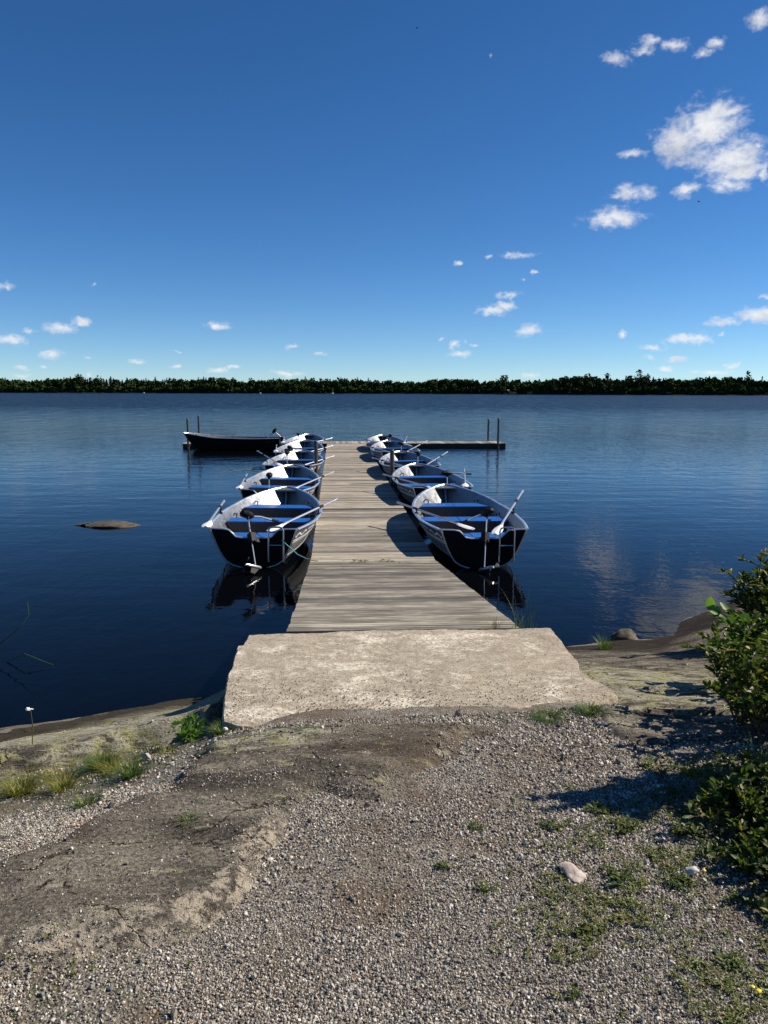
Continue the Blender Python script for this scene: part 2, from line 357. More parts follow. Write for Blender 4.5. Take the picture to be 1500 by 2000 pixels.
def r_attr(x, y):
    sa_ = poly_sd(x, y, ROCK_A)
    q = np.where(sa_ > -.1, (1-sstep(.05, .30, sa_))*sstep(3.0, 2.5, y)*sstep(.1, -.2, x), 0)
    br = np.exp(-(((x-.15)/.4)**2+((y-3.35)/.35)**2))+np.exp(-(((x+1.25)/.2)**2+((y-2.62)/.15)**2))
    li = np.where(x < -1.0, sstep(3.6, 4.2, y)*1.0, 0)+np.exp(-(((x+.55)/.35)**2+((y-3.5)/.22)**2))*.85
    li += np.where(x > 1.1, np.exp(-((y-4.65)/.75)**2), 0)*.9
    return {'quartz': np.clip(q, 0, 1), 'brown': np.clip(br, 0, 1), 'lichen': np.clip(li, 0, 1)}
ground = sheet('ground', far_fade(ground_h, 0), XS, YS, M_ground, g_attr)
XR = np.arange(-3.6, 4.6, .022); YR = np.arange(1.4, 9.2, .022)
rock_o = sheet('bedrock', rock_h, XR, YR, M_rock, r_attr)

# ------------------------------------------------------------------ water
m, t, p = mat('lake_water'); M_water = m
co_ = t.new('ShaderNodeTexCoord').outputs['Object']
sx = t.new('ShaderNodeSeparateXYZ', ins={0: co_})
p.inputs['Base Color'].default_value = (.0012,.0018,.0030,1); p.inputs['IOR'].default_value = 1.28; p.inputs['Specular IOR Level'].default_value = .20
rgn = t.noise(t.scale(co_, (.5,.16,1)), 1.0, 6, .8)
t.set(p.inputs['Roughness'], t.math('ADD', t.ramp(sx.outputs[1], 14, 130, .02, .26, False), t.math('MULTIPLY', t.math('MULTIPLY', t.math('SUBTRACT', rgn, .42), 1.4), t.ramp(sx.outputs[1], 25, 120, 0, .45, False)), clamp=True))
big = t.noise(t.scale(co_, (.35,1.0,1)), 1.1, 2, .5, .3)
med = t.noise(t.scale(co_, (.45,1.15,1)), 4.2, 3, .55, .4)
fin = t.noise(t.scale(co_, (.6,1.2,1)), 15, 2, .5, .3)
patch = t.ramp(t.noise(t.scale(co_, (.35,1,1)), .10, 2), .38, .62)
calm = t.math('ADD', t.ramp(sx.outputs[1], 7, 34, .10, .75), t.math('MULTIPLY', patch, t.ramp(sx.outputs[1], 12, 60, .12, .55)))
hgt = t.math('ADD', t.math('MULTIPLY', big, .030), t.math('ADD', t.math('MULTIPLY', med, .012), t.math('MULTIPLY', fin, .0028)))
chop = t.noise(t.scale(co_, (.55,.28,1)), 1.0, 5, .75); swell = t.noise(t.scale(co_, (.10,.05,1)), 1.0, 4, .8)
hgt = t.math('ADD', t.math('MULTIPLY', hgt, calm), t.math('ADD', t.math('MULTIPLY', chop, t.ramp(sx.outputs[1], 20, 80, .01, .85)), t.math('MULTIPLY', swell, t.ramp(sx.outputs[1], 60, 300, 0, 3.0))))
bump(t, p, hgt, 1.0, 1.0)
V = np.array([(-3000,-60,0),(3000,-60,0),(3000,4000,0),(-3000,4000,0)], float)
water = tag(link('water', np_mesh('water', V, np.array([[0,1,2,3]]), M_water)), kind='structure')

# ------------------------------------------------------------------ far shore and forest
def shoreY(x):
    a = 950 + 25*np.sin(x*.006)+12*np.sin(x*.021+1)
    b = 790 + 12*np.sin(x*.017)
    k = sstep(148, 156, x)
    k2 = np.where(x > 300, 1, 1)
    c = a*(1-k)+b*k
    inlet = sstep(118, 126, x)*(1-sstep(148, 156, x))
    return c - inlet*0
m, t, p = mat('shore_soil'); M_shore = m
n = t.noise(t.new('ShaderNodeTexCoord').outputs['Object'], .08, 4)
t.set(p.inputs['Base Color'], t.mix(n, (.02,.02,.012), (.035,.035,.018))); p.inputs['Roughness'].default_value = 1; p.inputs['Specular IOR Level'].default_value = 0
xs = np.arange(-2600, 2601, 12.0); rows = []
for dy, zz in ((-4,-.5),(1,.35),(6,.9),(40,2.0),(300,5),(1800,6)):
    rows.append(np.stack([xs, shoreY(xs)+dy+ (np.sin(xs*.3)*1.5 if dy < 10 else 0), np.full_like(xs, zz)], -1))
V = np.concatenate(rows); nx = len(xs); i = np.arange(nx*len(rows)).reshape(len(rows), nx)
F = np.stack([i[:-1,:-1], i[:-1,1:], i[1:,1:], i[1:,:-1]], -1).reshape(-1, 4)
tag(link('far_shore', np_mesh('far_shore', V, F, M_shore, True)), kind='structure')

def leaf_mat(name, a, b, c=None, trans=.25):
    m, t, p = mat(name)
    g = t.new('ShaderNodeNewGeometry'); r = g.outputs['Random Per Island']
    col = t.mix(r, a, b)
    if c: col = t.mix(t.ramp(r, .9, .97), col, c)
    t.set(p.inputs['Base Color'], col); p.inputs['Roughness'].default_value = .5
    p.inputs['Specular IOR Level'].default_value = .35
    if trans:
        tr = t.new('ShaderNodeBsdfTranslucent'); t.set(tr.inputs[0], t.mix(1.0, col, (1.5,1.7,.6), 'MULTIPLY'))
        mx = t.new('ShaderNodeMixShader'); mx.inputs[0].default_value = trans
        t.l.new(p.outputs[0], mx.inputs[1]); t.l.new(tr.outputs[0], mx.inputs[2])
        t.l.new(mx.outputs[0], t.n['Material Output'].inputs[0])
    return m
M_pine = leaf_mat('conifer_foliage', (.016,.028,.012), (.030,.046,.019), trans=0)
M_decid = leaf_mat('broadleaf_foliage', (.022,.040,.013), (.042,.066,.021), None, trans=0)
M_trunk, t, p = mat('tree_bark'); p.inputs['Base Color'].default_value = (.09,.065,.05,1); p.inputs['Roughness'].default_value = .9

def crown_tris(n, kind, H, rw, rng):
    """random leaf-clump triangles filling one tree crown, base at z=0"""
    if kind == 'conifer':
        u = rng.random(n)**.75; zc = H*(.10+.9*u)
        rad = rw*(1.02-u)*(.55+.45*rng.random(n))*(.75+.35*np.sin(u*22+rng.random()*6))+.15
        s = .9+1.4*(1-u)
    elif kind == 'pine':
        u = rng.random(n); zc = H*(.5+.5*u)
        rad = rw*np.sqrt(np.clip(1-(2*u-.9)**2, .05, 1))*rng.random(n)**.5*(.6+.6*(np.sin(u*13+rng.random()*6) > -.3)); s = .9+.6*rng.random(n)
    else:
        # several lobes
        k = 6; lz = H*(.38+.45*rng.random(k)); lr = rw*(.5+.4*rng.random(k)); la = rng.random(k)*2*PI; ld = rw*.5*rng.random(k)
        j = rng.integers(0, k, n); d = rng.normal(size=(n,3)); d /= np.linalg.norm(d, axis=1)[:,None]; d *= (.65+.35*rng.random(n))[:,None]
        c = np.stack([np.cos(la[j])*ld[j]+d[:,0]*lr[j], np.sin(la[j])*ld[j]+d[:,1]*lr[j], np.clip(lz[j]+d[:,2]*lr[j]*1.15, .6, H)], -1)
        s = 1.3+1.2*rng.random(n)
        return tri_cloud(c, s, rng)
    a = rng.random(n)*2*PI
    return tri_cloud(np.stack([np.cos(a)*rad, np.sin(a)*rad, zc], -1), s, rng)
def tri_cloud(c, s, rng):
    n = len(c); a = rng.normal(size=(n,3)); a /= np.linalg.norm(a, axis=1)[:,None]
    b = np.cross(a, rng.normal(size=(n,3))); b /= np.linalg.norm(b, axis=1)[:,None]
    s = s[:,None]
    V = np.stack([c-a*s*.6-b*s*.5, c+a*s*.7-b*s*.4, c+b*s*.75], 1).reshape(-1,3)
    return V, np.arange(3*n).reshape(-1,3)
for m_ in (M_pine, M_decid):
    m_.node_tree.nodes['Principled BSDF'].inputs['Specular IOR Level'].default_value = 0; m_.node_tree.nodes['Principled BSDF'].inputs['Roughness'].default_value = 1
frng = np.random.default_rng(21)
def far_forest():
    out = {'conifer': [], 'broad': []}
    for row in (0, 0, 1, 1, 2, 3, 4):
        xs = np.arange(-980, 980, 5.2)+frng.normal(0, 1.3, len(np.arange(-980, 980, 5.2)))
        for x in xs:
            y = float(shoreY(np.array(x)))+6+row*9+frng.normal(0, 2)
            if row >= 2 and 118 < x < 170: y = frng.uniform(800, 960)
            hv = 15+5*float(fbm(np.array(x*1.0), np.array(0.), .02, 3, 77))+frng.normal(0, 1.3)
            if row == 0: hv *= .38 if frng.random() < .7 else .7
            pc = .22+.5*float(fbm(np.array(x*1.0), np.array(9.), .012, 2, 78))
            if frng.random() < pc and row > 0:
                V, F = crown_tris(85, 'conifer', hv*frng.uniform(.9, 1.10), frng.uniform(3.0, 4.2), frng); k = 'conifer'
            else:
                V, F = crown_tris(100, 'broad', hv*.98, frng.uniform(3.2, 4.6), frng); k = 'broad'
            V = V*np.array([1,1,1])*1.0+np.array([x, y, .6+row*.35]); out[k].append(V)
    for k, nm, mm in (('conifer', 'conifer_wood', M_pine), ('broad', 'broadleaf_wood', M_decid)):
        V = np.concatenate(out[k]); F = np.arange(len(V)).reshape(-1,3)
        tag(link(nm, np_mesh(nm, V, F, mm)), kind='stuff',
            label='dark distant conifers massed along the far shore of the lake' if k == 'conifer' else 'rounded leafy trees massed along the far shore of the lake')
def shore_bushes():
    out = []
    for x in np.arange(-980, 980, 3.2):
        y = float(shoreY(np.array(x)))+frng.uniform(2, 7)
        V, F = crown_tris(34, 'broad', frng.uniform(3.5, 8), frng.uniform(2.2, 3.6), frng); out.append(V+np.array([x, y, .2]))
    for x in np.arange(112, 172, 2.2):
        for y in (800, 830, 860, 900, 940):
            if y > float(shoreY(np.array(x)))+2:
                V, F = crown_tris(60, 'broad', frng.uniform(8, 15), 3.6, frng); out.append(V+np.array([x+frng.normal(0,1), y, .5]))
    V = np.concatenate(out); tag(link('shore_bushes', np_mesh('shore_bushes', V, np.arange(len(V)).reshape(-1,3), M_decid)), kind='stuff', label='low bushes growing down to the water along the whole far shore')
far_forest(); shore_bushes()
def far_tree(name, x, H, kind, rw, n, label, dy=12, dz=.8):
    y = float(shoreY(np.array(float(x))))+dy
    e = empty(name, (x, y, dz), 0, label, 'tree')
    V, F = crown_tris(n, kind, H, rw, frng)
    link('crown', np_mesh('crown', V, F, M_decid if kind == 'broad' else M_pine), e)
    mb = MB(); mb.tube([(0,0,-.8),(.1,0,H*.45),(0,.1,H*.93)], [.42,.3,.08], 6); mb.build('trunk', M_trunk, e)
far_tree('pine_tree', 258, 24.5, 'pine', 4.6, 150, 'tallest pine of the far shore, its rounded head above the wood on the right')
far_tree('pine_tree', 266.5, 20.5, 'pine', 3.0, 90, 'smaller pine close on the right of the tallest far pine')
far_tree('pine_tree', 226.5, 21.0, 'pine', 3.6, 110, 'pine with a lopsided head, left of the tallest far pine')
far_tree('pine_tree', 373, 24.0, 'pine', 3.4, 110, 'slim tall pine near the right edge of the photo on the far shore')
far_tree('spruce_tree', 390, 19.0, 'conifer', 2.0, 70, 'thin pointed spruce at the far right end of the wood')
far_tree('broadleaf_tree', 148, 21.5, 'broad', 6.8, 260, 'big round leafy tree standing out at the point right of centre')
far_tree('broadleaf_tree', -368, 21.5, 'broad', 7.5, 260, 'broad round crown rising over the left part of the far wood')
far_tree('broadleaf_tree', -344, 19.5, 'broad', 6.0, 200, 'second, slightly lower round crown beside the broad one on the left')
far_tree('broadleaf_tree', 197, 18.0, 'broad', 5.0, 160, 'rounded leafy tree left of the lopsided pine on the far shore')
far_tree('spruce_tree', -20, 18.5, 'conifer', 2.6, 90, 'pointed spruce breaking the skyline at mid shore beyond the jetty')
far_tree('broadleaf_tree', -9, 16.5, 'broad', 4.4, 150, 'small bushy crown just right of the mid shore spruce')

# pale stones at the far waterline
m, t, p = mat('pale_stone'); M_pale = m; p.inputs['Base Color'].default_value = (.62,.60,.56,1)
for x, dx, lab in ((-288, 1.3, 'pale boulder at the far waterline on the left'), (-62, 1.6, 'pale boulder at the far waterline left of centre'), (-146, 1.2, 'pale boulder at the far waterline near the row of far crowns')):
    b = MB(); b.blob((0,0,.2), (dx,.9,.75), 1, .2)
    o = b.build('boulder', M_pale, None, False); o.location = (x, float(shoreY(np.array(float(x))))-4, 0); tag(o, lab, 'rock')

# ------------------------------------------------------------------ concrete slab
m, t, p = mat('weathered_concrete'); M_conc = m
co_ = t.new('ShaderNodeTexCoord').outputs['Object']
big = t.noise(co_, 2.2, 6, .62, .6); mid = t.noise(t.scale(co_, (1,1.6,1)), 9, 7, .7, .5)
sp = t.new('ShaderNodeSeparateColor', ins={0: t.voro(co_, 120, out='Color')}).outputs[0]; vd = t.voro(co_, 120)
base = t.mix(t.ramp(mid, .32, .68), (.31,.255,.185), (.49,.425,.325))
base = t.mix(t.math('MULTIPLY', t.ramp(t.math('ADD', t.math('MULTIPLY', big, .6), t.math('MULTIPLY', mid, .4)), .49, .60), .9), base, (.78,.71,.58))
agg = t.mix(sp, (.10,.078,.055), (.56,.50,.41))
c = t.mix(t.math('MULTIPLY', t.ramp(t.noise(co_, 45, 5, .7), .40, .60), .8), base, agg)
c = t.mix(t.ramp(t.noise(co_, 75, 4, .75), .63, .70), c, (.07,.055,.045))
c = t.mix(t.math('MULTIPLY', t.ramp(t.noise(co_, 26, 6, .8), .60, .70), .5), c, (.13,.105,.08))
sx3 = t.new('ShaderNodeSeparateXYZ', ins={0: co_})
cw = t.math('MULTIPLY', t.math('SUBTRACT', t.noise(t.scale(co_, (1,0,0)), 4, 6, .7), .5), .11)
cd = t.math('ABSOLUTE', t.math('SUBTRACT', sx3.outputs[1], t.math('ADD', cw, -.655)))
cm = t.math('MULTIPLY', t.ramp(cd, .002, .006, 1.0, 0.0), t.math('MULTIPLY', t.ramp(sx3.outputs[0], -.45, -.3), t.ramp(t.noise(co_, 6, 3), .42, .5)))
c = t.mix(cm, c, (.02,.016,.012))
t.set(p.inputs['Base Color'], c); p.inputs['Roughness'].default_value = .92; p.inputs['Specular IOR Level'].default_value = .2
hh = t.math('ADD', t.math('MULTIPLY', t.noise(co_, 130, 4, .7), .9), t.math('ADD', t.math('MULTIPLY', mid, .9), t.math('MULTIPLY', vd, -.25)))
bump(t, p, hh, .9, .009)
OUT = [(-.96,5.24),(-.4,5.30),(.3,5.36),(1.21,5.40),(1.23,5.08),(1.24,4.72),(1.215,4.55),(1.235,4.40),(1.30,4.28),(1.33,4.14),(1.18,4.02),(.93,3.93),(.70,3.90),(.35,3.86),(0,3.84),(-.4,3.80),(-.69,3.76),(-.85,3.82),(-.93,4.3),(-.965,4.8),(-.985,4.98),(-.955,5.0)]
def slab():
    e = empty('concrete_slab', (.15, 4.6, 0), 0, 'thick pale concrete slab on the rock at the landward end of the gangway', 'slab')
    pts = []
    for i in range(len(OUT)):
        a = Vector(OUT[i]); b = Vector(OUT[(i+1) % len(OUT)]); n = max(1, int((b-a).length/.022))
        for k in range(n):
            q = a.lerp(b, k/n); nrm = Vector((b.y-a.y, -(b.x-a.x))).normalized()
            j = float(fbm(np.array(q.x), np.array(q.y), 9, 3, 6))*.011+float(fbm(np.array(q.x), np.array(q.y), 40, 2, 7))*.005
            pts.append(Vector((q.x+nrm.x*j-.15, q.y+nrm.y*j-4.6)))
    # top as height grid clipped by inset rings
    n = len(pts); c = Vector((0, 0)); rings = []
    def topz(x, y):
        return .805+float(fbm(np.array(x), np.array(y), 3, 3, 19))*.008+float(fbm(np.array(x), np.array(y), 22, 3, 20))*.0045-max(0, -y-.55)*.10
    ins = [(1.0,-.62),(1.0,-.12),(1.0,-.020),(.996,-.006),(.991,0)]
    rows = []
    for s, dz in ins:
        rows.append([(q.x*s, q.y*s, (topz(q.x, q.y)+dz+(random.uniform(-.004,.004) if dz == -.020 else 0))) for q in pts])
    for s in np.linspace(.965, .03, 34):
        rows.append([(q.x*s, q.y*s, topz(q.x*s, q.y*s)) for q in pts])
    mb = MB(); mb.grid(rows, close=True); k = len(mb.v); mb.f.append(tuple(range(k-n, k)))
    mb.build('slab_body', M_conc, e)
    return e
slab()

# ------------------------------------------------------------------ wood
def wood(name, dark, light, grey):
    m, t, p = mat(name)
    tc = t.new('ShaderNodeTexCoord').outputs['Object']; oi = t.new('ShaderNodeObjectInfo'); r = oi.outputs['Random']
    off = t.new('ShaderNodeCombineXYZ', ins={0: t.math('MULTIPLY', r, 37.0), 1: t.math('MULTIPLY', r, 91.0), 2: t.math('MULTIPLY', r, 13.0)})
    cc = t.vmath('ADD', tc, off.outputs[0])
    gr = t.noise(t.scale(cc, (1.2, 45, 45)), 1.6, 6, .65, .3); gf = t.noise(t.scale(cc, (3, 160, 160)), 1.0, 3, .6)
    st = t.noise(t.scale(cc, (2.2, 5, 5)), 1.0, 5, .65)
    c = t.mix(t.ramp(gr, .32, .68), dark, light)
    c = t.mix(t.ramp(st, .42, .68), c, grey)
    v = t.math('ADD', .46, t.math('MULTIPLY', r, .74))
    c = t.mix(1.0, c, t.new('ShaderNodeCombineColor', ins={0: v, 1: v, 2: t.math('MULTIPLY', v, t.math('SUBTRACT', 1.04, t.math('MULTIPLY', r, .10)))}).outputs[0], 'MULTIPLY')
    c = t.mix(t.math('MULTIPLY', t.ramp(gf, .60, .72), .55), c, (.035,.03,.025))
    # grooves milled along the deck boards
    y = t.new('ShaderNodeSeparateXYZ', ins={0: tc}).outputs[1]
    t.set(p.inputs['Base Color'], c); p.inputs['Roughness'].default_value = .85; p.inputs['Specular IOR Level'].default_value = .25
    bump(t, p, t.math('ADD', gr, t.math('MULTIPLY', gf, .6)), .6, .004)
    return m
M_wood = wood('deck_wood', (.19,.163,.128), (.47,.415,.335), (.46,.42,.36))
M_wood_g = wood('gangway_wood', (.11,.097,.08), (.25,.225,.185), (.36,.33,.28))
M_beam, t, p = mat('dark_beam'); p.inputs['Base Color'].default_value = (.035,.028,.022,1); p.inputs['Roughness'].default_value = .8
def plank_mesh(L, W, T):
    b = MB(); c = .004
    prof = [(-W/2,-T),(W/2,-T),(W/2,-c),(W/2-c,0),(.007,0),(.004,-.008),(-.004,-.008),(-.007,0),(-W/2+c,0),(-W/2,-c)]
    n = 10; rows = [[(x, y, z) for (y, z) in prof] for x in (-L/2, L/2)]
    b.grid(rows, close=True); b.f += [tuple(range(10))[::-1], tuple(range(10, 20))]
    # shallow groove pair on top so that the boards read as ribbed
    return b
AX = Vector((-.064, .998)).normalized(); PX = Vector((AX.y, -AX.x)); W = 1.72; DZ = .20
ANG = math.atan2(AX.y, AX.x)-PI/2
START = Vector((-.14, 10.305))
def deck_pt(u, v, z=DZ): q = START+AX*v+PX*u; return (q.x, q.y, z)
def mk_planks(e, me, locs, rz=0, wob=.0015):
    for (x, y, z) in locs:
        o = link('plank', me, e); o.location = (x, y, z+random.uniform(-wob, wob)); o.rotation_euler = (random.uniform(-.006,.006), random.uniform(-.0012,.0012), rz+random.uniform(-.002,.002))
        o.location.x += random.uniform(-.006, .006)
# main jetty: five floating sections, 32 boards each
jet = empty('jetty', (START.x, START.y, 0), ANG, 'long floating wooden jetty of tan cross boards running out between the moored boats', 'jetty')
me = plank_mesh(W, .130, .028).mesh('plank', M_wood, False)
for sct in range(5):
    v0 = .012+sct*4.865
    mk_planks(jet, me, [(0, v0+.080+.1478*k, DZ) for k in range(32)])
    b = MB(); b.box(-W/2+.01, -W/2+.075, v0, v0+4.82, .0, DZ-.032); b.box(W/2-.075, W/2-.01, v0, v0+4.82, .0, DZ-.032)
    b.box(-W/2+.08, W/2-.08, v0+.02, v0+.08, .02, DZ-.034); b.box(-W/2+.08, W/2-.08, v0+4.74, v0+4.80, .02, DZ-.034)
    b.box(-.6, .6, v0+.3, v0+4.5, -.2, .12)
    b.build('frame', M_beam, jet, False)
# head of the jetty: boards run the short way
TM = deck_pt(0, 24.36, 0); TL = 14.55; TD = 1.5
hd = empty('cross_pier', TM, ANG, 'low wooden cross pier closing the far end of the jetty', 'jetty')
me = plank_mesh(TD, .135, .028).mesh('plank', M_wood, False)
mk_planks(hd, me, [(-7.25+.1455*k, TD/2, DZ) for k in range(100)], PI/2)
b = MB(); b.box(-TL/2+.03, TL/2-.03, .01, .08, -.12, DZ-.032); b.box(-TL/2+.03, TL/2-.03, TD-.08, TD-.01, -.12, DZ-.032)
b.box(-TL/2+.03, -TL/2+.1, .085, TD-.085, -.12, DZ-.034); b.box(TL/2-.1, TL/2-.03, .085, TD-.085, -.12, DZ-.034)
b.build('frame', M_beam, hd, False)
# gangway
G0 = Vector((.155, 5.44, .775)); G1 = Vector((START.x, START.y-.02, .215)); GL = (G1-G0).length
gw = empty('gangway', G0, 0, 'sloping grey board gangway from the concrete slab down to the jetty', 'gangway')
d = (G1-G0).normalized(); sidev = Vector((d.y, -d.x, 0)).normalized(); up = sidev.cross(d).normalized()
gw.matrix_world = Matrix((( sidev.x, d.x, up.x, G0.x),(sidev.y, d.y, up.y, G0.y),(sidev.z, d.z, up.z, G0.z),(0,0,0,1)))
me = plank_mesh(W, .126, .028).mesh('plank', M_wood_g, False); NP = 34; pit_ = (GL-.02)/NP
mk_planks(gw, me, [(0, .02+pit_*(k+.5), 0) for k in range(NP)])
b = MB(); b.box(-W/2+.02, -W/2+.08, .02, GL-.02, -.16, -.03); b.box(W/2-.08, W/2-.02, .02, GL-.02, -.16, -.03); b.build('side_beam', M_beam, gw, False)

# ------------------------------------------------------------------ posts
m, t, p = mat('post_metal'); M_post = m
n = t.noise(t.new('ShaderNodeTexCoord').outputs['Object'], 8, 5)
t.set(p.inputs['Base Color'], t.mix(n, (.035,.032,.03), (.10,.09,.08))); p.inputs['Roughness'].default_value = .5; p.inputs['Metallic'].default_value = .3
def post(x, y, top, r, label):
    e = empty('mooring_post', (x, y, 0), 0, label, 'post', 'mooring posts of the jetty')
    b = MB(); b.tube([(0,0,-1.0),(0,0,top-.012)], r, 12); b.build('pole', M_post, e)
    b = MB(); b.tube([(0,0,top-.012),(0,0,top+.012)], [r*1.12, r*.9], 12); b.build('cap', M_post, e)
    b = MB(); b.box(-r*1.5, r*1.5, -r*1.5, r*1.5, .12, .17); b.build('collar', M_post, e, False)
post(-1.86, 21.0, 1.16, .055, 'dark mooring post on the left side of the jetty')
post(.20, 19.5, 1.04, .055, 'dark mooring post on the right side of the jetty, in front of the third boat')
post(-8.62, 33.9, 1.30, .05, 'left front post at the left end of the cross pier, by the dark bow')
post(-8.62, 35.95, 1.38, .05, 'rear post at the left end of the cross pier')
post(5.16, 34.95, 1.32, .05, 'front post at the right end of the cross pier')
post(4.93, 36.6, 1.22, .05, 'rear post at the right end of the cross pier')

# ------------------------------------------------------------------ boat materials
def simple(name, col, rough=.5, metal=0.0, nz=0.0, spec=.5, bmp=0.0):
    m, t, p = mat(name); p.inputs['Roughness'].default_value = rough; p.inputs['Metallic'].default_value = metal; p.inputs['Specular IOR Level'].default_value = spec
    tc = t.new('ShaderNodeTexCoord').outputs['Object']
    if nz:
        n = t.noise(tc, 9, 6, .65); lo = tuple(c*(1-nz) for c in col); hi = tuple(min(1, c*(1+nz)) for c in col)
        t.set(p.inputs['Base Color'], t.mix(t.ramp(n, .3, .7), lo, hi)); t.set(p.inputs['Roughness'], t.ramp(n, .3, .7, rough*.8, min(1, rough*1.2)))
    else: p.inputs['Base Color'].default_value = (*col, 1)
    if bmp: bump(t, p, t.noise(tc, 25, 3), .4, bmp)
    return m
M_alu = simple('bare_aluminium', (.40,.40,.38), .42, .7, .10, bmp=.003)
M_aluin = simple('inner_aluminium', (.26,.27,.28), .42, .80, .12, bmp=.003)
M_rim = simple('gunwale_aluminium', (.66,.68,.70), .32, .8, .06)
M_tran = simple('transom_painted_shade', (.006,.006,.006), .6, 0, 0, .15)  # near-black puts the shade on the sterns facing away from the sun into colour
M_seat = simple('blue_seat_top', (.010,.095,.36), .45, 0, .10)
M_box = simple('seat_box_grey', (.06,.053,.047), .6, .1, .15)
M_floor = simple('boat_floor', (.17,.165,.16), .6, .2, .2)
M_navy = simple('hull_band', (.055,.065,.095), .35, .1, .1)
M_white = simple('white_stripe', (.72,.72,.70), .4)
M_black = simple('black_plastic', (.006,.006,.007), .6, 0, 0, .2)
M_shaft = simple('oar_aluminium', (.48,.50,.52), .35, .7)
M_mshaft = simple('motor_shaft_steel', (.62,.62,.62), .3, .8)
M_blade = simple('white_blade', (.80,.80,.78), .4)
M_tube = simple('ladder_tube', (.55,.55,.55), .3, .9)
M_rope = simple('teal_rope', (.12,.38,.40), .8)
M_dhull = simple('dark_green_hull', (.010,.013,.012), .28, 0, .2)

# ------------------------------------------------------------------ boats
class Hull:
    def __init__(s, L, beam, tb, zs=(.56,.50,.52,.68), keel=-.04, bowkeel=.10, rake=.5):
        s.L = L; s.beam = beam; s.tb = tb; s.zs = zs; s.keel = keel; s.bk = bowkeel; s.rake = rake
        s.px = [0,.30,.52,.66,.755,.83,.89,.945,1.0]; s.pz = [0,.05,.12,.22,.36,.52,.68,.84,1.0]
    def half(s, t):
        ts = [0,.15,.3,.45,.6,.72,.82,.90,.955,.985,1.0]
        k = s.tb/s.beam
        vs = [k, k+(1-k)*.62, k+(1-k)*.93, 1.0, .955, .84, .66, .45, .26, .12, .0]
        return s.beam*float(np.interp(t, ts, vs))
    def sheer(s, t): return float(np.interp(t, [0,.3,.65,1.0], s.zs))+ (0.012*math.sin(PI*t))
    def keelz(s, t): return s.keel+(s.bk-s.keel)*max(0, (t-.55)/.45)**2.2
    def pt(s, t, q, side, off=0.0):
        """q in 0..1 keel to gunwale"""
        xf = float(np.interp(q, s.pz, s.px)); k = s.keelz(t); sh = s.sheer(t)
        # sections get more V-shaped forward
        fw = max(0, (t-.5)/.5); xf = xf*(1-fw*.0)-(xf-q)*fw*.65
        b = s.half(t); y = t*(s.L)-s.rake*(1-q)**1.3*max(0, (t-.45)/.55)**2.5+(1-t)**8*(1-q)*.07
        x = max(0, b*xf-off)
        return Vector((x*side, y, k+(sh-k)*q+(off if q < .2 else 0)))
TS = [0,.05,.1,.18,.27,.36,.45,.54,.63,.71,.78,.84,.89,.93,.96,.98,.993,1.0]
QS = [0,.05,.12,.22,.34,.48,.62,.76,.88,1.0]
def hull_shell(H, off=0.0, q0=0):
    b = MB()
    for side in (-1, 1): b.grid([[H.pt(t, q, side, off) for q in QS] for t in TS])
    return b
def transom_outline(H, n=9):
    """from left gunwale corner down round keel and up, then the dipped top edge"""
    a = [H.pt(0, q, -1) for q in QS[::-1]]+[H.pt(0, q, 1) for q in QS[1:]]
    return a
def transom_top(H):
    zc = H.sheer(0); w = H.half(0)
    xs = [w, w*.72, w*.58, w*.50, w*.42, w*.30, 0, -w*.30, -w*.42, -w*.50, -w*.58, -w*.72, -w]
    dz = [0, -.005, -.02, -.065, -.115, -.13, -.13, -.13, -.115, -.065, -.02, -.005, 0]
    return [Vector((x, 0, zc+d)) for x, d in zip(xs, dz)]
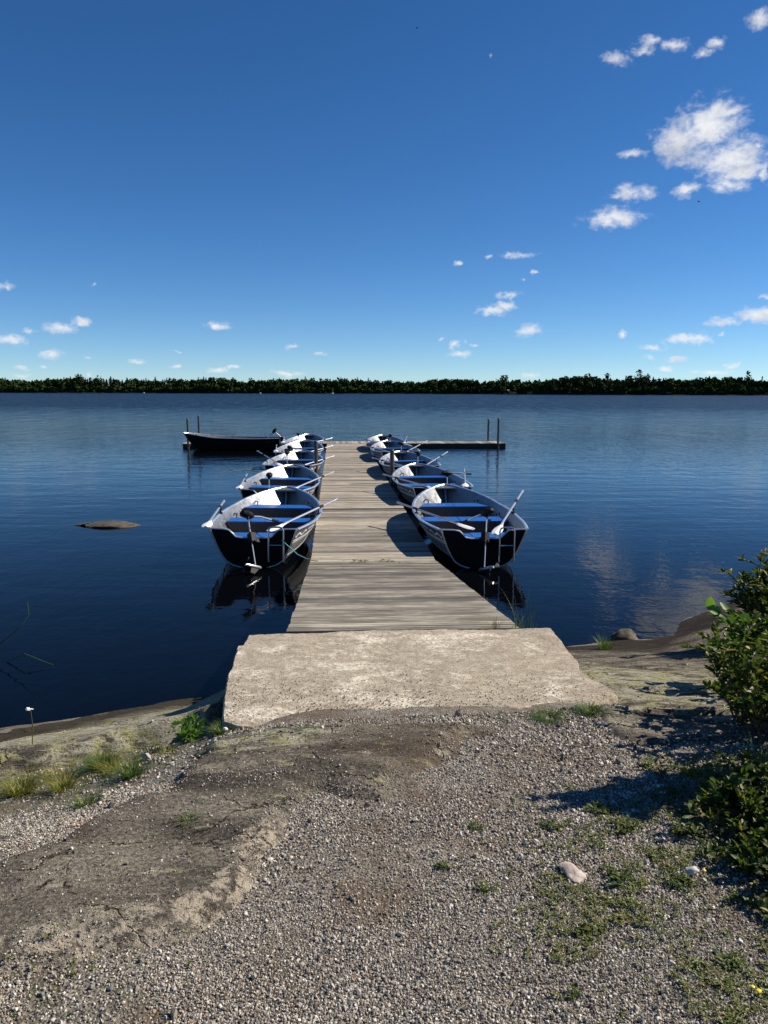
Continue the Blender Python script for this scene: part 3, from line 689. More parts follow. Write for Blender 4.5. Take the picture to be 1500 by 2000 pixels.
def make_boat(label, blue=True):
    L = 4.1; H = Hull(L, .80, .61)
    e = empty('rowing_boat', (0,0,0), 0, label, 'boat', 'aluminium rowing boats moored along the jetty')
    ob = hull_shell(H).build('hull', M_alu, e)
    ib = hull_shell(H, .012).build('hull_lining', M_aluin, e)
    # transom plate
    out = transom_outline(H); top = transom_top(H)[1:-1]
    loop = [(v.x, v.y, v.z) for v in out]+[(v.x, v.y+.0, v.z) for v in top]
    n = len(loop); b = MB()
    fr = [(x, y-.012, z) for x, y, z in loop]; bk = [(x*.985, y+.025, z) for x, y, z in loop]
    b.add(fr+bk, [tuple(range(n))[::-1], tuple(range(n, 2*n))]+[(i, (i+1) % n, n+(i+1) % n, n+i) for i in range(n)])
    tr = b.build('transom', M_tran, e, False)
    # rims
    for sd in (-1, 1):
        b = MB(); b.tube([H.pt(t_, 1, sd)+Vector((sd*.012, 0, .004)) for t_ in TS], .026, 8, True, .62); b.build('gunwale', M_rim, e)
    b = MB(); b.tube([v+Vector((0,.006,.004)) for v in transom_top(H)], .016, 8); b.build('transom_rim', M_rim, e)
    b = MB(); b.tube([v+Vector((0,-.016,0)) for v in out], .012, 6); b.build('transom_seam', M_alu, tr)
    # keel strip and spray rails
    b = MB(); b.tube([H.pt(t_, 0, 1)+Vector((0,.01,-.008)) for t_ in TS]+[H.pt(1, q, 1)+Vector((0,.012,0)) for q in (.3,.6,.97)], .014, 6); b.build('keel_strip', M_alu, e)
    for sd in (-1, 1):
        for q in (.36,.66):
            b = MB(); b.tube([H.pt(t_, q, sd)+Vector((sd*.003,0,0)) for t_ in TS[:15]], .007, 5); b.build('spray_rail', M_alu, e)
    # painted band with swoosh near the stern
    def band(qa, qb, t0, t1, off, n=12):
        rows = []
        for i in range(n+1):
            tt = t0+(t1-t0)*i/n
            A = qa(i/n) if callable(qa) else qa; B = qb(i/n) if callable(qb) else qb
            rows.append([H.pt(tt, A+(B-A)*j/3, sd, -off) for j in range(4)])
        return MB().grid(rows)
    for sd in (-1, 1):
        bd = band(.74, .94, .01, .62, .004).build('hull_band', M_navy, e)
        band(.70, .725, .01, .55, .004).build('stripe', M_white, bd)
        band(lambda u: .765+.07*math.sin(u*5.5)**2, lambda u: .80+.085*math.sin(u*5.5)**2, .02, .16, .007).build('stripe', M_white, bd)
        band(lambda u: .82+.02*u, lambda u: .855+.03*u-.05*(u > .97), .19, .36, .007).build('stripe', M_white, bd)
        b = MB(); q = H.pt(.022, .80, sd, -.008); b.blob(q, (.006,.022,.022), 1); b.build('emblem', M_white, bd)
    # floor
    rows = []
    for t_ in [.01,.12,.25,.4,.55,.68,.8]:
        wv = H.pt(t_, .17, 1).x-.03; z_ = H.pt(t_, .17, 1).z+.012; y_ = H.pt(t_, .17, 1).y
        rows.append([(-wv, y_, z_), (-wv*.33, y_, z_-.01), (wv*.33, y_, z_-.01), (wv, y_, z_)])
    MB().grid(rows).build('floor', M_floor, e)
    # benches
    for (y0, y1, z, tt) in ((.42,.78,.37,.14),(1.58,1.98,.41,.43),(2.72,3.10,.47,.71)):
        qz = (z-H.keelz(tt))/(H.sheer(tt)-H.keelz(tt))
        wa = H.pt(y0/L, qz, 1, .012).x-.015; wb = H.pt(min(.97, (y1+.03)/L), qz, 1, .012).x-.02
        la = H.pt(y0/L, .2, 1).x-.05; lb = H.pt(y1/L, .2, 1).x-.05
        if y0 > 2: la *= 1.05; lb *= .9
        z0 = .02 if y0 < 2 else .06
        b = MB(); zt = z-.022
        b.add([(-la,y0,z0),(la,y0,z0),(lb,y1,z0),(-lb,y1,z0),(-wa,y0,zt),(wa,y0,zt),(wb,y1,zt),(-wb,y1,zt)],
              [(0,3,2,1),(4,5,6,7),(0,1,5,4),(1,2,6,5),(2,3,7,6),(3,0,4,7)])
        bx = b.build('bench', M_box, e, False)
        # blue top in two panels with a joint
        for s0, s1 in ((-.96, -.12 if y0 < 2 else .0), (-.10 if y0 < 2 else .015, .96)):
            b = MB(); b.add([(wa*s0,y0-.008,zt+.001),(wa*s1,y0-.008,zt+.001),(wb*s1,y1+.008,zt+.001),(wb*s0,y1+.008,zt+.001),
                             (wa*s0,y0-.008,z),(wa*s1,y0-.008,z),(wb*s1,y1+.008,z),(wb*s0,y1+.008,z)],
                            [(0,3,2,1),(4,5,6,7),(0,1,5,4),(1,2,6,5),(2,3,7,6),(3,0,4,7)])
            b.build('bench_top', M_seat, bx, False)
        for sd in (-1, 1):   # loop handle beside bench
            b = MB(); x_ = sd*(wb-.05); b.tube([(x_-.05*sd, y1+.02, z), (x_-.05*sd, y1+.05, z+.05), (x_, y1+.09, z+.055), (x_+.02*sd, y1+.12, z+.01)], .010, 6)
            b.build('handle', M_tube if y0 < 1 else M_black, bx)
    # bow plate and inner stem
    b = MB(); zt = .665; tip = H.pt(1, 1, 1); l_ = H.pt(.945, .985, -1); r_ = H.pt(.945, .985, 1)
    b.add([tip+Vector((0,-.01,-.006)), l_, r_, tip+Vector((0,-.01,-.03)), l_-Vector((0,0,.025)), r_-Vector((0,0,.025))], [(0,1,2),(3,5,4),(1,4,5,2),(0,3,4,1),(0,2,5,3)])
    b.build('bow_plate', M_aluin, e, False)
    b = MB(); b.tube([H.pt(.985, .2, 1).lerp(H.pt(.985,.2,-1), .5), H.pt(.985, .55, 1).lerp(H.pt(.985,.55,-1), .5)+Vector((0,-.02,0)), H.pt(.985, .95, 1).lerp(H.pt(.985,.95,-1), .5)+Vector((0,-.03,0))], .022, 6); b.build('stem', M_alu, e)
    b = MB(); q = H.pt(.97, .8, 1); b.tube([(0, q.y+.10, q.z), (0, q.y+.16, q.z-.02), (0, q.y+.16, q.z-.07), (0, q.y+.08, q.z-.08)], .010, 6); b.build('bow_eye', M_tube, e)
    # rowlocks
    for sd in (-1, 1):
        g = H.pt(.40, 1, sd); b = MB(); b.box(g.x-.02, g.x+.02, g.y-.06, g.y+.06, g.z+.0, g.z+.028)
        b.tube([(g.x, g.y-.035, g.z+.10), (g.x, g.y-.035, g.z+.055), (g.x, g.y, g.z+.03), (g.x, g.y+.035, g.z+.055), (g.x, g.y+.035, g.z+.10)], .008, 6)
        b.build('rowlock', M_black, e)
    # folded boarding ladder on the right of the transom
    b = MB(); x0, x1 = .22, .43; zt = .60
    b.tube([(x0,-.05,.10),(x0,-.05,zt-.05),(x0+.02,-.045,zt-.01),(x0+.06,-.04,zt),(x1-.06,-.04,zt),(x1-.02,-.045,zt-.01),(x1,-.05,zt-.05),(x1,-.05,.10)], .0125, 8)
    ld = b.build('boarding_ladder', M_tube, e)
    for z_ in (.34,):
        b = MB(); b.tube([(x0,-.052,z_),(x1,-.052,z_)], .011, 6); b.build('rung', M_tube, ld)
    return e, H
def make_motor(label):
    """electric trolling motor, local origin at the transom clamp, shaft along z"""
    e = empty('trolling_motor', (0,0,0), 0, label, 'boat motor', 'electric trolling motors clamped to the boats')
    b = MB(); b.tube([(0,0,-.42),(0,0,.36)], .0105, 8); b.build('shaft', M_mshaft, e)
    b = MB(); b.tube([(0,.10,.40),(0,.06,.40),(0,-.02,.41),(0,-.10,.40),(0,-.125,.39)], [.03,.06,.068,.055,.02], 10, True, .8); b.blob((0,0,.36), (.03,.03,.05), 1); b.build('motor_head', M_black, e)
    b = MB(); b.tube([(0,.09,.40),(.03,.22,.41),(.05,.42,.39)], [.014,.013,.016], 8); b.build('tiller', M_shaft, e)
    b = MB(); b.tube([(.05,.40,.392),(.06,.52,.385)], .019, 8); b.build('grip', M_black, e)
    b = MB(); b.box(-.045,.045,-.03,.05,-.06,.09); b.box(-.05,-.03,.05,.10,-.06,.02); b.box(.03,.05,.05,.10,-.06,.02)
    cl = b.build('clamp', M_black, e, False)
    b = MB(); b.tube([(0,.06,-.03),(0,.15,-.03)], .009, 6); b.tube([(-.03,.15,-.03),(.03,.15,-.03)], .007, 6); b.build('clamp_screw', M_tube, cl)
    b = MB(); b.tube([(0,.10,-.45),(0,.07,-.45),(0,-.12,-.45),(0,-.17,-.45)], [.010,.026,.026,.016], 10); b.build('lower_unit', M_mshaft, e)
    b = MB(); b.add([(0,.05,-.48),(0,-.08,-.48),(0,-.11,-.56),(0,-.04,-.57),(.006,.05,-.48),(.006,-.08,-.48),(.006,-.11,-.56),(.006,-.04,-.57)], [(0,1,2,3),(7,6,5,4),(0,4,5,1),(1,5,6,2),(2,6,7,3),(3,7,4,0)]); b.build('skeg', M_black, e, False)
    pr = MB()
    for k in range(2):
        a = k*PI+.6; c, s_ = math.cos(a), math.sin(a)
        pr.add([(c*.02,-.16,-.45+s_*.02),(c*.10-s_*.03,-.165,-.45+s_*.10+c*.03),(c*.12,-.175,-.45+s_*.12),(c*.10+s_*.03,-.185,-.45+s_*.10-c*.03),
                (c*.02,-.166,-.45+s_*.02),(c*.10-s_*.03,-.171,-.45+s_*.10+c*.03),(c*.12,-.181,-.45+s_*.12),(c*.10+s_*.03,-.191,-.45+s_*.10-c*.03)],
               [(0,1,2,3),(7,6,5,4),(0,4,5,1),(1,5,6,2),(2,6,7,3),(3,7,4,0)])
    pr.build('propeller', M_black, e, False)
    # coiled cable
    b = MB(); b.tube([(.02,0,.33),(.07,.02,.22),(.03,.05,.12),(.08,.07,.05),(.10,.2,-.05),(.12,.4,-.15)], .005, 5); b.build('cable', M_black, e)
    return e
def make_oar(label, LO=2.05):
    """local +y from blade tip to handle end"""
    e = empty('oar', (0,0,0), 0, label, 'oar', 'oars laid in the boats')
    b = MB(); b.tube([(0,.36,0),(0,LO-.14,0)], .0175, 8); b.build('shaft', M_shaft, e)
    b = MB(); b.tube([(0,LO-.14,0),(0,LO-.12,0),(0,LO-.01,0),(0,LO,0)], [.019,.022,.022,.015], 8); b.build('grip', M_shaft, e)
    b = MB(); b.tube([(0,LO-.62,0),(0,LO-.50,0)], .024, 8); b.build('collar', M_black, e)
    prof = [(0,.035),(.03,.062),(.12,.075),(.25,.068),(.36,.036),(.44,.020),(.50,.018)]
    rows = [[(-w_, y, -.004),(-w_*.5, y, -.010),(0, y, -.018+.0),(w_*.5, y, -.010),(w_, y, -.004),(w_*.5, y, .006),(0, y, .016),(-w_*.5, y, .006)] for y, w_ in prof]
    b = MB(); b.grid(rows, close=True); b.f += [tuple(range(8))[::-1], tuple(range(48, 56))]; b.build('blade', M_blade, e)
    return e
def place_oar(o, T, tipv, handle):
    a = T @ Vector(tipv); h = T @ Vector(handle); d_ = (h-a).normalized()
    side_ = d_.cross(Vector((0,0,1))).normalized(); up_ = side_.cross(d_).normalized()
    # columns: x=side, y=dir, z=up
    o.matrix_world = Matrix(((side_.x, d_.x, up_.x, a.x),(side_.y, d_.y, up_.y, a.y),(side_.z, d_.z, up_.z, a.z),(0,0,0,1)))

boat0, H0 = make_boat('x'); motor0 = make_motor('x'); oar0 = make_oar('x')
used = {'b': False, 'm': False, 'o': False}
def inst(kind):
    src = {'b': boat0, 'm': motor0, 'o': oar0}[kind]
    if not used[kind]: used[kind] = True; return src
    return copy_tree(src)
ordn = ['nearest', 'second', 'third', 'fourth', 'farthest']
BO = {'L': [((-1.89,14.86),(-1.86,10.76)), ((-2.30,19.30),(-2.26,15.2)), ((-2.60,24.4),(-2.56,20.3)), ((-2.95,28.8),(-2.87,24.7)), ((-3.22,33.3),(-3.24,29.2))],
      'R': [((1.17,14.88),(1.42,10.77)), ((.81,19.8),(1.20,15.72)), ((.50,24.4),(.86,20.3)), ((.14,29.4),(.52,25.3)), ((-.09,33.5),(.22,29.4))]}
# oar poses in boat space: (blade tip, handle end)
OP = {('L',0): [((.22,.03,.53),(1.10,1.86,.74)), ((-.66,-.04,.60),(-.80,1.95,.68))],
      ('R',0): [((-.02,.75,.44),(-1.02,2.48,.60)), ((.16,-.02,.50),(.98,1.80,.88))],
      ('L',1): [((.30,.25,.50),(1.15,2.1,.72)), ((-.62,-.02,.60),(-.80,1.95,.66))],
      ('R',1): [((.0,.5,.46),(-1.0,2.25,.60)), ((.50,.1,.56),(.86,2.05,.72))],
      ('L',2): [((.10,.2,.46),(1.15,1.95,.66)), ((-.25,1.0,.45),(-1.18,2.7,.72))],
      ('R',2): [((-.05,.5,.46),(-1.02,2.3,.60)), ((.10,.1,.48),(1.08,1.75,.78))],
      ('L',3): [((.05,.2,.46),(1.15,1.9,.66)), ((-.60,.0,.60),(-.82,2.0,.66))],
      ('R',3): [((-.05,.5,.46),(-1.02,2.3,.60)), ((.10,.1,.48),(1.10,1.7,.78))],
      ('L',4): [((.05,.2,.46),(1.15,1.9,.66)), ((-.60,.0,.60),(-.82,2.0,.66))],
      ('R',4): [((-.05,.5,.46),(-1.05,2.3,.62)), ((.55,.05,.56),(.86,2.05,.70))]}
# motor pose: clamp position, tilt about x (head forward), roll
MO = {('L',0): ((-.02,.0,.43), 38, -16, -35), ('R',0): ((.02,.0,.44), 30, 8, 35), ('L',1): ((-.02,0,.46), 4, 0, 15), ('R',1): ((.10,0,.46), 12, 0, -75),
      ('L',2): ((.0,0,.50), 3, 0, 0), ('R',2): ((.02,0,.50), 5, 2, 5), ('L',3): ((-.1,0,.44), 50, -15, -30), ('R',3): ((.05,0,.46), 30, 0, -60), ('L',4): ((.0,0,.5), 4, 0, 0), ('R',4): ((.0,0,.46), 20, 0, 20)}
for sd, nm in (('L','left'), ('R','right')):
    for i in range(5):
        (bx, by), (sx_, sy_) = BO[sd][i]
        b_ = inst('b'); rz = math.atan2(by-sy_, bx-sx_)-PI/2
        b_.location = (sx_, sy_, random.uniform(-.012,.012)); b_.rotation_euler = (random.uniform(-.01,.01), random.uniform(-.022,.022), rz)
        lab = {0: 'nearest of the aluminium rowing boats on the %s of the jetty, stern towards the shore', 1: 'second aluminium rowing boat from the shore on the %s of the jetty', 2: 'third aluminium rowing boat from the shore, middle of the %s row',
               3: 'fourth aluminium rowing boat from the shore on the %s of the jetty', 4: 'farthest aluminium rowing boat on the %s of the jetty, by the cross pier'}[i] % nm
        b_['label'] = lab
        T = Matrix.Translation(b_.location) @ Matrix.Rotation(rz, 4, 'Z')
        for j, (a_, h_) in enumerate(OP[(sd, i)]):
            o_ = inst('o'); place_oar(o_, T, a_, h_)
            side_word = 'right' if h_[0] > 0 else 'left'
            o_['label'] = 'oar on the %s side of the %s boat in the %s row of boats' % (side_word, ordn[i], nm)
        (cx, cy, cz), tx, ty, tz = MO[(sd, i)]
        mo = inst('m'); mo.matrix_world = T @ Matrix.Translation((cx, cy-.045, cz)) @ Matrix.Rotation(R(ty), 4, 'Y') @ Matrix.Rotation(R(-tx), 4, 'X') @ Matrix.Rotation(R(tz), 4, 'Z')
        mo['label'] = 'black headed electric motor on the stern of the %s boat in the %s row' % (ordn[i], nm)

# dark boat lying along the cross pier
def dark_boat():
    H = Hull(4.25, .80, .58, zs=(.53,.50,.53,.72), keel=-.12, rake=.45)
    e = empty('dark_boat', (-4.42, 33.22, 0), PI/2-R(-2)+0, 'dark hulled rowing boat moored along the left arm of the cross pier', 'boat')
    e.rotation_euler = (0, 0, R(88))
    hull_shell(H).build('hull', M_dhull, e); hull_shell(H, .015).build('hull_lining', M_floor, e)
    for sd in (-1, 1):
        b = MB(); b.tube([H.pt(t_, 1, sd)+Vector((sd*.01,0,.004)) for t_ in TS], .026, 8, True, .7); b.build('gunwale', M_rim, e)
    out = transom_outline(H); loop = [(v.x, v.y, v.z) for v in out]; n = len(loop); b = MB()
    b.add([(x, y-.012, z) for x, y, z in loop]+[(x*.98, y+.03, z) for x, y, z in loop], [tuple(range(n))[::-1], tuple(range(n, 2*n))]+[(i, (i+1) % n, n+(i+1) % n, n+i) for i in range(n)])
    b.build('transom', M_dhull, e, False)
    for y0, y1, z in ((.4,.7,.38),(1.7,1.98,.40),(2.9,3.15,.46)):
        w_ = H.pt(y1/4.25, .75, 1).x-.04; b = MB(); b.box(-w_, w_, y0, y1, z-.03, z); b.build('bench', M_box, e, False)
    b = MB(); b.tube([(H.half(.9)*-1, 3.75, .66), (0, 3.85, .68), (H.half(.9), 3.75, .66)], .02, 6); b.build('bow_brace', M_floor, e)
    return e
dk = dark_boat()
mo = inst('m'); mo['label'] = 'motor tilted up on the stern of the dark boat, black head raised'
mo.matrix_world = Matrix.Translation((-4.36, 33.15, .52)) @ Matrix.Rotation(R(52), 4, 'Y') @ Matrix.Rotation(R(180), 4, 'Z') @ Matrix.Scale(1.15, 4)
mo.matrix_world = Matrix.Translation((-4.36, 33.15, .50)) @ Matrix.Rotation(R(-48), 4, 'Y') @ Matrix.Rotation(R(80), 4, 'Z') @ Matrix.Scale(1.2, 4)

# teal mooring rope from the nearest left boat to the jetty
def rope(name, pts, label, r=.007):
    P = [Vector(p) for p in pts]; Q = []
    for i in range(len(P)-1):
        for k in range(8): Q.append(P[i].lerp(P[i+1], k/8)+Vector((random.uniform(-.003,.003), 0, random.uniform(-.003,.003))))
    Q.append(P[-1]); b = MB(); b.tube(Q, r, 6); o = b.build(name, M_rope, None); tag(o, label, 'rope'); return o
rope('mooring_rope', [(-1.46,10.73,.42),(-1.36,10.7,.34),(-1.22,10.66,.22),(-1.10,10.62,.17),(-1.02,10.60,.17)], 'teal rope tying the nearest left boat to the jetty corner')

# ------------------------------------------------------------------ loose gravel (geometry-node instances)
def shade_random_stone(name, cols, rough=.85):
    m, t, p = mat(name)
    r = t.new('ShaderNodeObjectInfo').outputs['Random']
    cr = t.new('ShaderNodeValToRGB', ins={0: r}); cr.color_ramp.interpolation = 'CONSTANT'
    els = cr.color_ramp.elements
    while len(els) > 1: els.remove(els[-1])
    acc_ = 0
    for i, (w_, c_) in enumerate(cols):
        if i == 0: els[0].position = 0; els[0].color = (*c_, 1)
        else: e_ = els.new(acc_); e_.color = (*c_, 1)
        acc_ += w_
    n = t.noise(t.new('ShaderNodeTexCoord').outputs['Object'], 1.5, 3)
    c = t.mix(1.0, cr.outputs[0], t.mix(n, (.75,.75,.75), (1.2,1.2,1.2)), 'MULTIPLY')
    t.set(p.inputs['Base Color'], c); p.inputs['Roughness'].default_value = rough; p.inputs['Specular IOR Level'].default_value = .3
    return m
M_peb = shade_random_stone('gravel_stone', [(.20,(.33,.305,.26)),(.15,(.17,.16,.145)),(.15,(.43,.395,.335)),(.12,(.24,.205,.16)),(.12,(.07,.068,.066)),(.10,(.54,.50,.43)),(.06,(.27,.205,.145)),(.03,(.20,.215,.22)),(.02,(.30,.19,.13)),(.05,(.66,.62,.55))])
def scatter(name, pts, rots, scl, m, label):
    me = bpy.data.meshes.new(name); me.from_pydata([tuple(p) for p in pts], [], [])
    a = me.attributes.new('rot', 'FLOAT_VECTOR', 'POINT'); a.data.foreach_set('vector', rots.astype(np.float32).ravel())
    a = me.attributes.new('scl', 'FLOAT_VECTOR', 'POINT'); a.data.foreach_set('vector', scl.astype(np.float32).ravel())
    o = link(name, me); me.materials.append(m); tag(o, label, kind='stuff')
    g = bpy.data.node_groups.new(name, 'GeometryNodeTree')
    g.interface.new_socket('Geometry', in_out='INPUT', socket_type='NodeSocketGeometry')
    g.interface.new_socket('Geometry', in_out='OUTPUT', socket_type='NodeSocketGeometry')
    N = g.nodes; L = g.links; gi = N.new('NodeGroupInput'); go = N.new('NodeGroupOutput')
    join = N.new('GeometryNodeJoinGeometry')
    for k in range(7):
        ic = N.new('GeometryNodeMeshIcoSphere'); ic.inputs['Radius'].default_value = 1.0; ic.inputs['Subdivisions'].default_value = 1
        sp_ = N.new('GeometryNodeSetPosition'); L.new(ic.outputs[0], sp_.inputs['Geometry'])
        nt = N.new('ShaderNodeTexNoise'); nt.noise_dimensions = '4D'; nt.inputs['W'].default_value = k*7.3; nt.inputs['Scale'].default_value = 1.4
        vs_ = N.new('ShaderNodeVectorMath'); vs_.operation = 'SUBTRACT'; vs_.inputs[1].default_value = (.5,.5,.5); L.new(nt.outputs['Color'], vs_.inputs[0])
        vm = N.new('ShaderNodeVectorMath'); vm.operation = 'SCALE'; vm.inputs[3].default_value = 2.0; L.new(vs_.outputs[0], vm.inputs[0])
        L.new(vm.outputs[0], sp_.inputs['Offset'])
        sm = N.new('GeometryNodeSetMaterial'); sm.inputs['Material'].default_value = m; L.new(sp_.outputs[0], sm.inputs[0])
        ss = N.new('GeometryNodeSetShadeSmooth'); ss.inputs['Shade Smooth'].default_value = False; L.new(sm.outputs[0], ss.inputs[0])
        gg = N.new('GeometryNodeGeometryToInstance'); L.new(ss.outputs[0], gg.inputs[0]); L.new(gg.outputs[0], join.inputs[0])
    ip = N.new('GeometryNodeInstanceOnPoints'); L.new(gi.outputs[0], ip.inputs['Points']); L.new(join.outputs[0], ip.inputs['Instance'])
    ip.inputs['Pick Instance'].default_value = True
    ri = N.new('FunctionNodeRandomValue'); ri.data_type = 'INT'; ri.inputs[4].default_value = 0; ri.inputs[5].default_value = 6
    L.new(ri.outputs[2], ip.inputs['Instance Index'])
    ar = N.new('GeometryNodeInputNamedAttribute'); ar.data_type = 'FLOAT_VECTOR'; ar.inputs[0].default_value = 'rot'
    asc = N.new('GeometryNodeInputNamedAttribute'); asc.data_type = 'FLOAT_VECTOR'; asc.inputs[0].default_value = 'scl'
    L.new(ar.outputs[0], ip.inputs['Rotation']); L.new(asc.outputs[0], ip.inputs['Scale'])
    L.new(ip.outputs[0], go.inputs[0])
    md = o.modifiers.new('scatter', 'NODES'); md.node_group = g
    return o
def gravel():
    P, Sc = [], []
    def zone(y0, y1, step, sz):
        xs_ = np.arange(-2.6, 2.6, step); ys_ = np.arange(y0, y1, step); X, Y = np.meshgrid(xs_, ys_); X = X.ravel()+RNG.uniform(-.55,.55,X.size)*step; Y = Y.ravel()+RNG.uniform(-.55,.55,Y.size)*step
        k = np.abs(X) < (Y*.56+.45); X, Y = X[k], Y[k]
        g_ = ground_h(X, Y); sd = rock_sd(X, Y); rk = np.where(sd > -.12, rock_h(X, Y), -1)
        sl = poly_sd(X, Y, OUT)
        keep = (g_ > rk-.004) & (sl < 0.0)
        # a thin scatter of grit stays on the rock and on the slab's front edge
        on_rock = (~(g_ > rk-.004)) & (sl < 0) & (RNG.random(X.size) < np.where(Y < 3.8, .05+.5*sstep(.18,.0,sd)*(fbm(X,Y,5,2,55) > -.05)+.12*(fbm(X,Y,4,3,56) > .18), .012)) & (g_ > .3)
        hollow = (X < -.85) & (Y > 3.12) & (fbm(X, Y, 7, 3, 59) < .30) & (RNG.random(X.size) < .88)
        keep &= ~hollow
        under_bush = (X > 1.0+.25*np.clip(Y-2.4, 0, 9)) & (RNG.random(X.size) < .45)
        thin = (poly_sd(X, Y, [(.0,3.5),(.9,3.4),(1.1,3.0),(.6,2.7),(.1,2.8)]) > fbm(X,Y,6,2,57)*.12) & (RNG.random(X.size) < .5)
        dirt = (fbm(X, Y, 2.6, 4, 58) > .12) & (RNG.random(X.size) < .62)
        keep &= ~under_bush & ~thin & ~dirt
        s = sz*RNG.lognormal(0, .32, X.size); big_ = RNG.random(X.size) < .007; s = np.where(big_, s*2.0, s)*(1+.28*fbm(X, Y, 1.9, 2, 66))
        z_ = np.where(keep, g_, rk)+s*RNG.uniform(-.1, .9, X.size)
        s = np.where(on_rock, s*.72, s)
        k = keep | on_rock
        P.append(np.stack([X, Y, z_], -1)[k]); Sc.append(s[k])
    zone(1.35, 2.2, .0052, .0027); zone(2.2, 3.2, .0061, .0031); zone(3.2, 4.6, .0088, .0042)
    # grit on the slab
    X = RNG.uniform(-.95, 1.3, 2600); Y = 3.8+np.abs(RNG.normal(0, .28, 2600)); k = (poly_sd(X, Y, OUT) > .02) & (Y < 5.2); X, Y = X[k], Y[k]
    s = RNG.uniform(.0022, .0048, X.size); P.append(np.stack([X, Y, .805-np.maximum(0, -(Y-4.6)-.55)*.10+s*.4], -1)); Sc.append(s)
    P_ = np.concatenate(P); s = np.concatenate(Sc); n = len(P_)
    sc = np.stack([s*RNG.uniform(.8,1.5,n), s*RNG.uniform(.7,1.1,n), s*RNG.uniform(.55,.95,n)], -1)
    rot = np.stack([RNG.uniform(-1.2,1.2,n), RNG.uniform(-1.2,1.2,n), RNG.uniform(0,6.28,n)], -1)
    print('pebbles', n)
    scatter('gravel', P_, rot, sc, M_peb, 'grey crushed gravel covering the ground in front of the slab')
gravel()

def surf(x, y):
    X = np.array(x, float); Y = np.array(y, float)
    g_ = ground_h(X, Y); r_ = np.where((X > -3.6) & (X < 4.6) & (Y > 1.4) & (Y < 9.2), rock_h(X, Y), -9)
    return np.maximum(g_, r_)
# ------------------------------------------------------------------ stones
def stone_mat(name, a, b, sc=12):
    m, t, p = mat(name); co_ = t.new('ShaderNodeTexCoord').outputs['Object']; n = t.noise(co_, sc, 8, .7)
    t.set(p.inputs['Base Color'], t.mix(t.ramp(n, .35, .65), a, b)); p.inputs['Roughness'].default_value = .85; bump(t, p, n, .8, .01); return m
M_st1 = stone_mat('pinkish_granite', (.27,.21,.18), (.50,.43,.38), 18)
M_st2 = stone_mat('wet_stone', (.035,.028,.02), (.10,.085,.06), 9)
M_st3 = stone_mat('reddish_stone', (.25,.12,.08), (.36,.20,.14), 25)
M_st4 = stone_mat('pale_pebble', (.45,.42,.38), (.62,.60,.55), 25)
def stone(loc, r, m, label, seed, sub=3, rz=0, amp=.28):
    rnd = random.Random(seed); bm = bmesh.new(); bmesh.ops.create_icosphere(bm, subdivisions=sub, radius=1)
    off = Vector((rnd.uniform(0,50), rnd.uniform(0,50), rnd.uniform(0,50)))
    from mathutils import noise as mn
    for v in bm.verts:
        n = mn.fractal(v.co*1.1+off, 1.0, 2.0, 4); k = 1+amp*n
        v.co = Vector((v.co.x*k*r[0], v.co.y*k*r[1], v.co.z*k*r[2]))
    me = bpy.data.meshes.new('stone'); bm.to_mesh(me); bm.free(); me.polygons.foreach_set('use_smooth', [True]*len(me.polygons)); me.set_sharp_from_angle(angle=R(50))
    o = link('stone', me, None, m); o.location = loc; o.rotation_euler = (rnd.uniform(-.2,.2), rnd.uniform(-.2,.2), rz); tag(o, label, 'rock'); return o
stone((.625,2.33,.925), (.034,.052,.022), M_st1, 'flat pinkish granite stone lying alone on the gravel at the lower right', 3, 3, .3, .42)
stone((-5.12,14.25,.0), (.50,.28,.075), M_st2, 'low wet rock just breaking the lake surface left of the boats', 11)
stone((-5.75,14.35,-.02), (.28,.15,.035), M_st2, 'tiny flat rock tip left of the low wet rock in the lake', 12)
stone((2.47,7.60,.01), (.14,.12,.085), stone_mat('brown_boulder', (.03,.025,.018), (.11,.09,.065), 14), 'small rounded brown boulder at the waterline on the right', 15)
stone((1.19,2.72,.935), (.022,.026,.016), M_st3, 'small reddish stone at the edge of the low green plants', 21)
stone((1.02,2.33,.94), (.022,.014,.012), M_st4, 'pale buff pebble beside a yellow flower at the lower right', 22)
stone((-.805,3.70,.80), (.014,.012,.010), M_st4, 'small white stone left of the front corner of the slab', 23)

# ------------------------------------------------------------------ vegetation
def leaves(c, dirs, ln, wd, rng, up_bias=.6, droop=.15):
    """folded diamond leaves: c (n,3) base points, dirs (n,3)"""
    n = len(c); d_ = dirs/np.linalg.norm(dirs, axis=1)[:,None]
    nrm = rng.normal(size=(n,3))*(1-up_bias); nrm[:,2] += up_bias
    s = np.cross(d_, nrm); s /= (np.linalg.norm(s, axis=1)[:,None]+1e-9); u = np.cross(s, d_)
    ln = np.broadcast_to(ln, (n,))[:,None]; wd = np.broadcast_to(wd, (n,))[:,None]
    b = c; tip = c+d_*ln-np.array([0,0,1])*ln*droop
    m1 = c+d_*ln*.35; m2 = c+d_*ln*.7-np.array([0,0,1])*ln*droop*.4
    V = np.stack([b, m1-s*wd*.5+u*wd*.18, m2-s*wd*.38+u*wd*.14, tip, m2+s*wd*.38+u*wd*.14, m1+s*wd*.5+u*wd*.18, m1-u*wd*.05, m2-u*wd*.05], 1).reshape(-1,3)
    k = np.arange(n)[:,None]*8
    F = np.concatenate([k+np.array([[0,1,6]]), k+np.array([[1,2,6]]), k+np.array([[2,7,6]]), k+np.array([[2,3,7]]), k+np.array([[0,6,5]]), k+np.array([[5,6,4]]), k+np.array([[6,7,4]]), k+np.array([[7,3,4]])], 0)
    return V, F
M_will = leaf_mat('willow_leaf', (.050,.075,.018), (.11,.135,.035), (.22,.17,.04), .3)
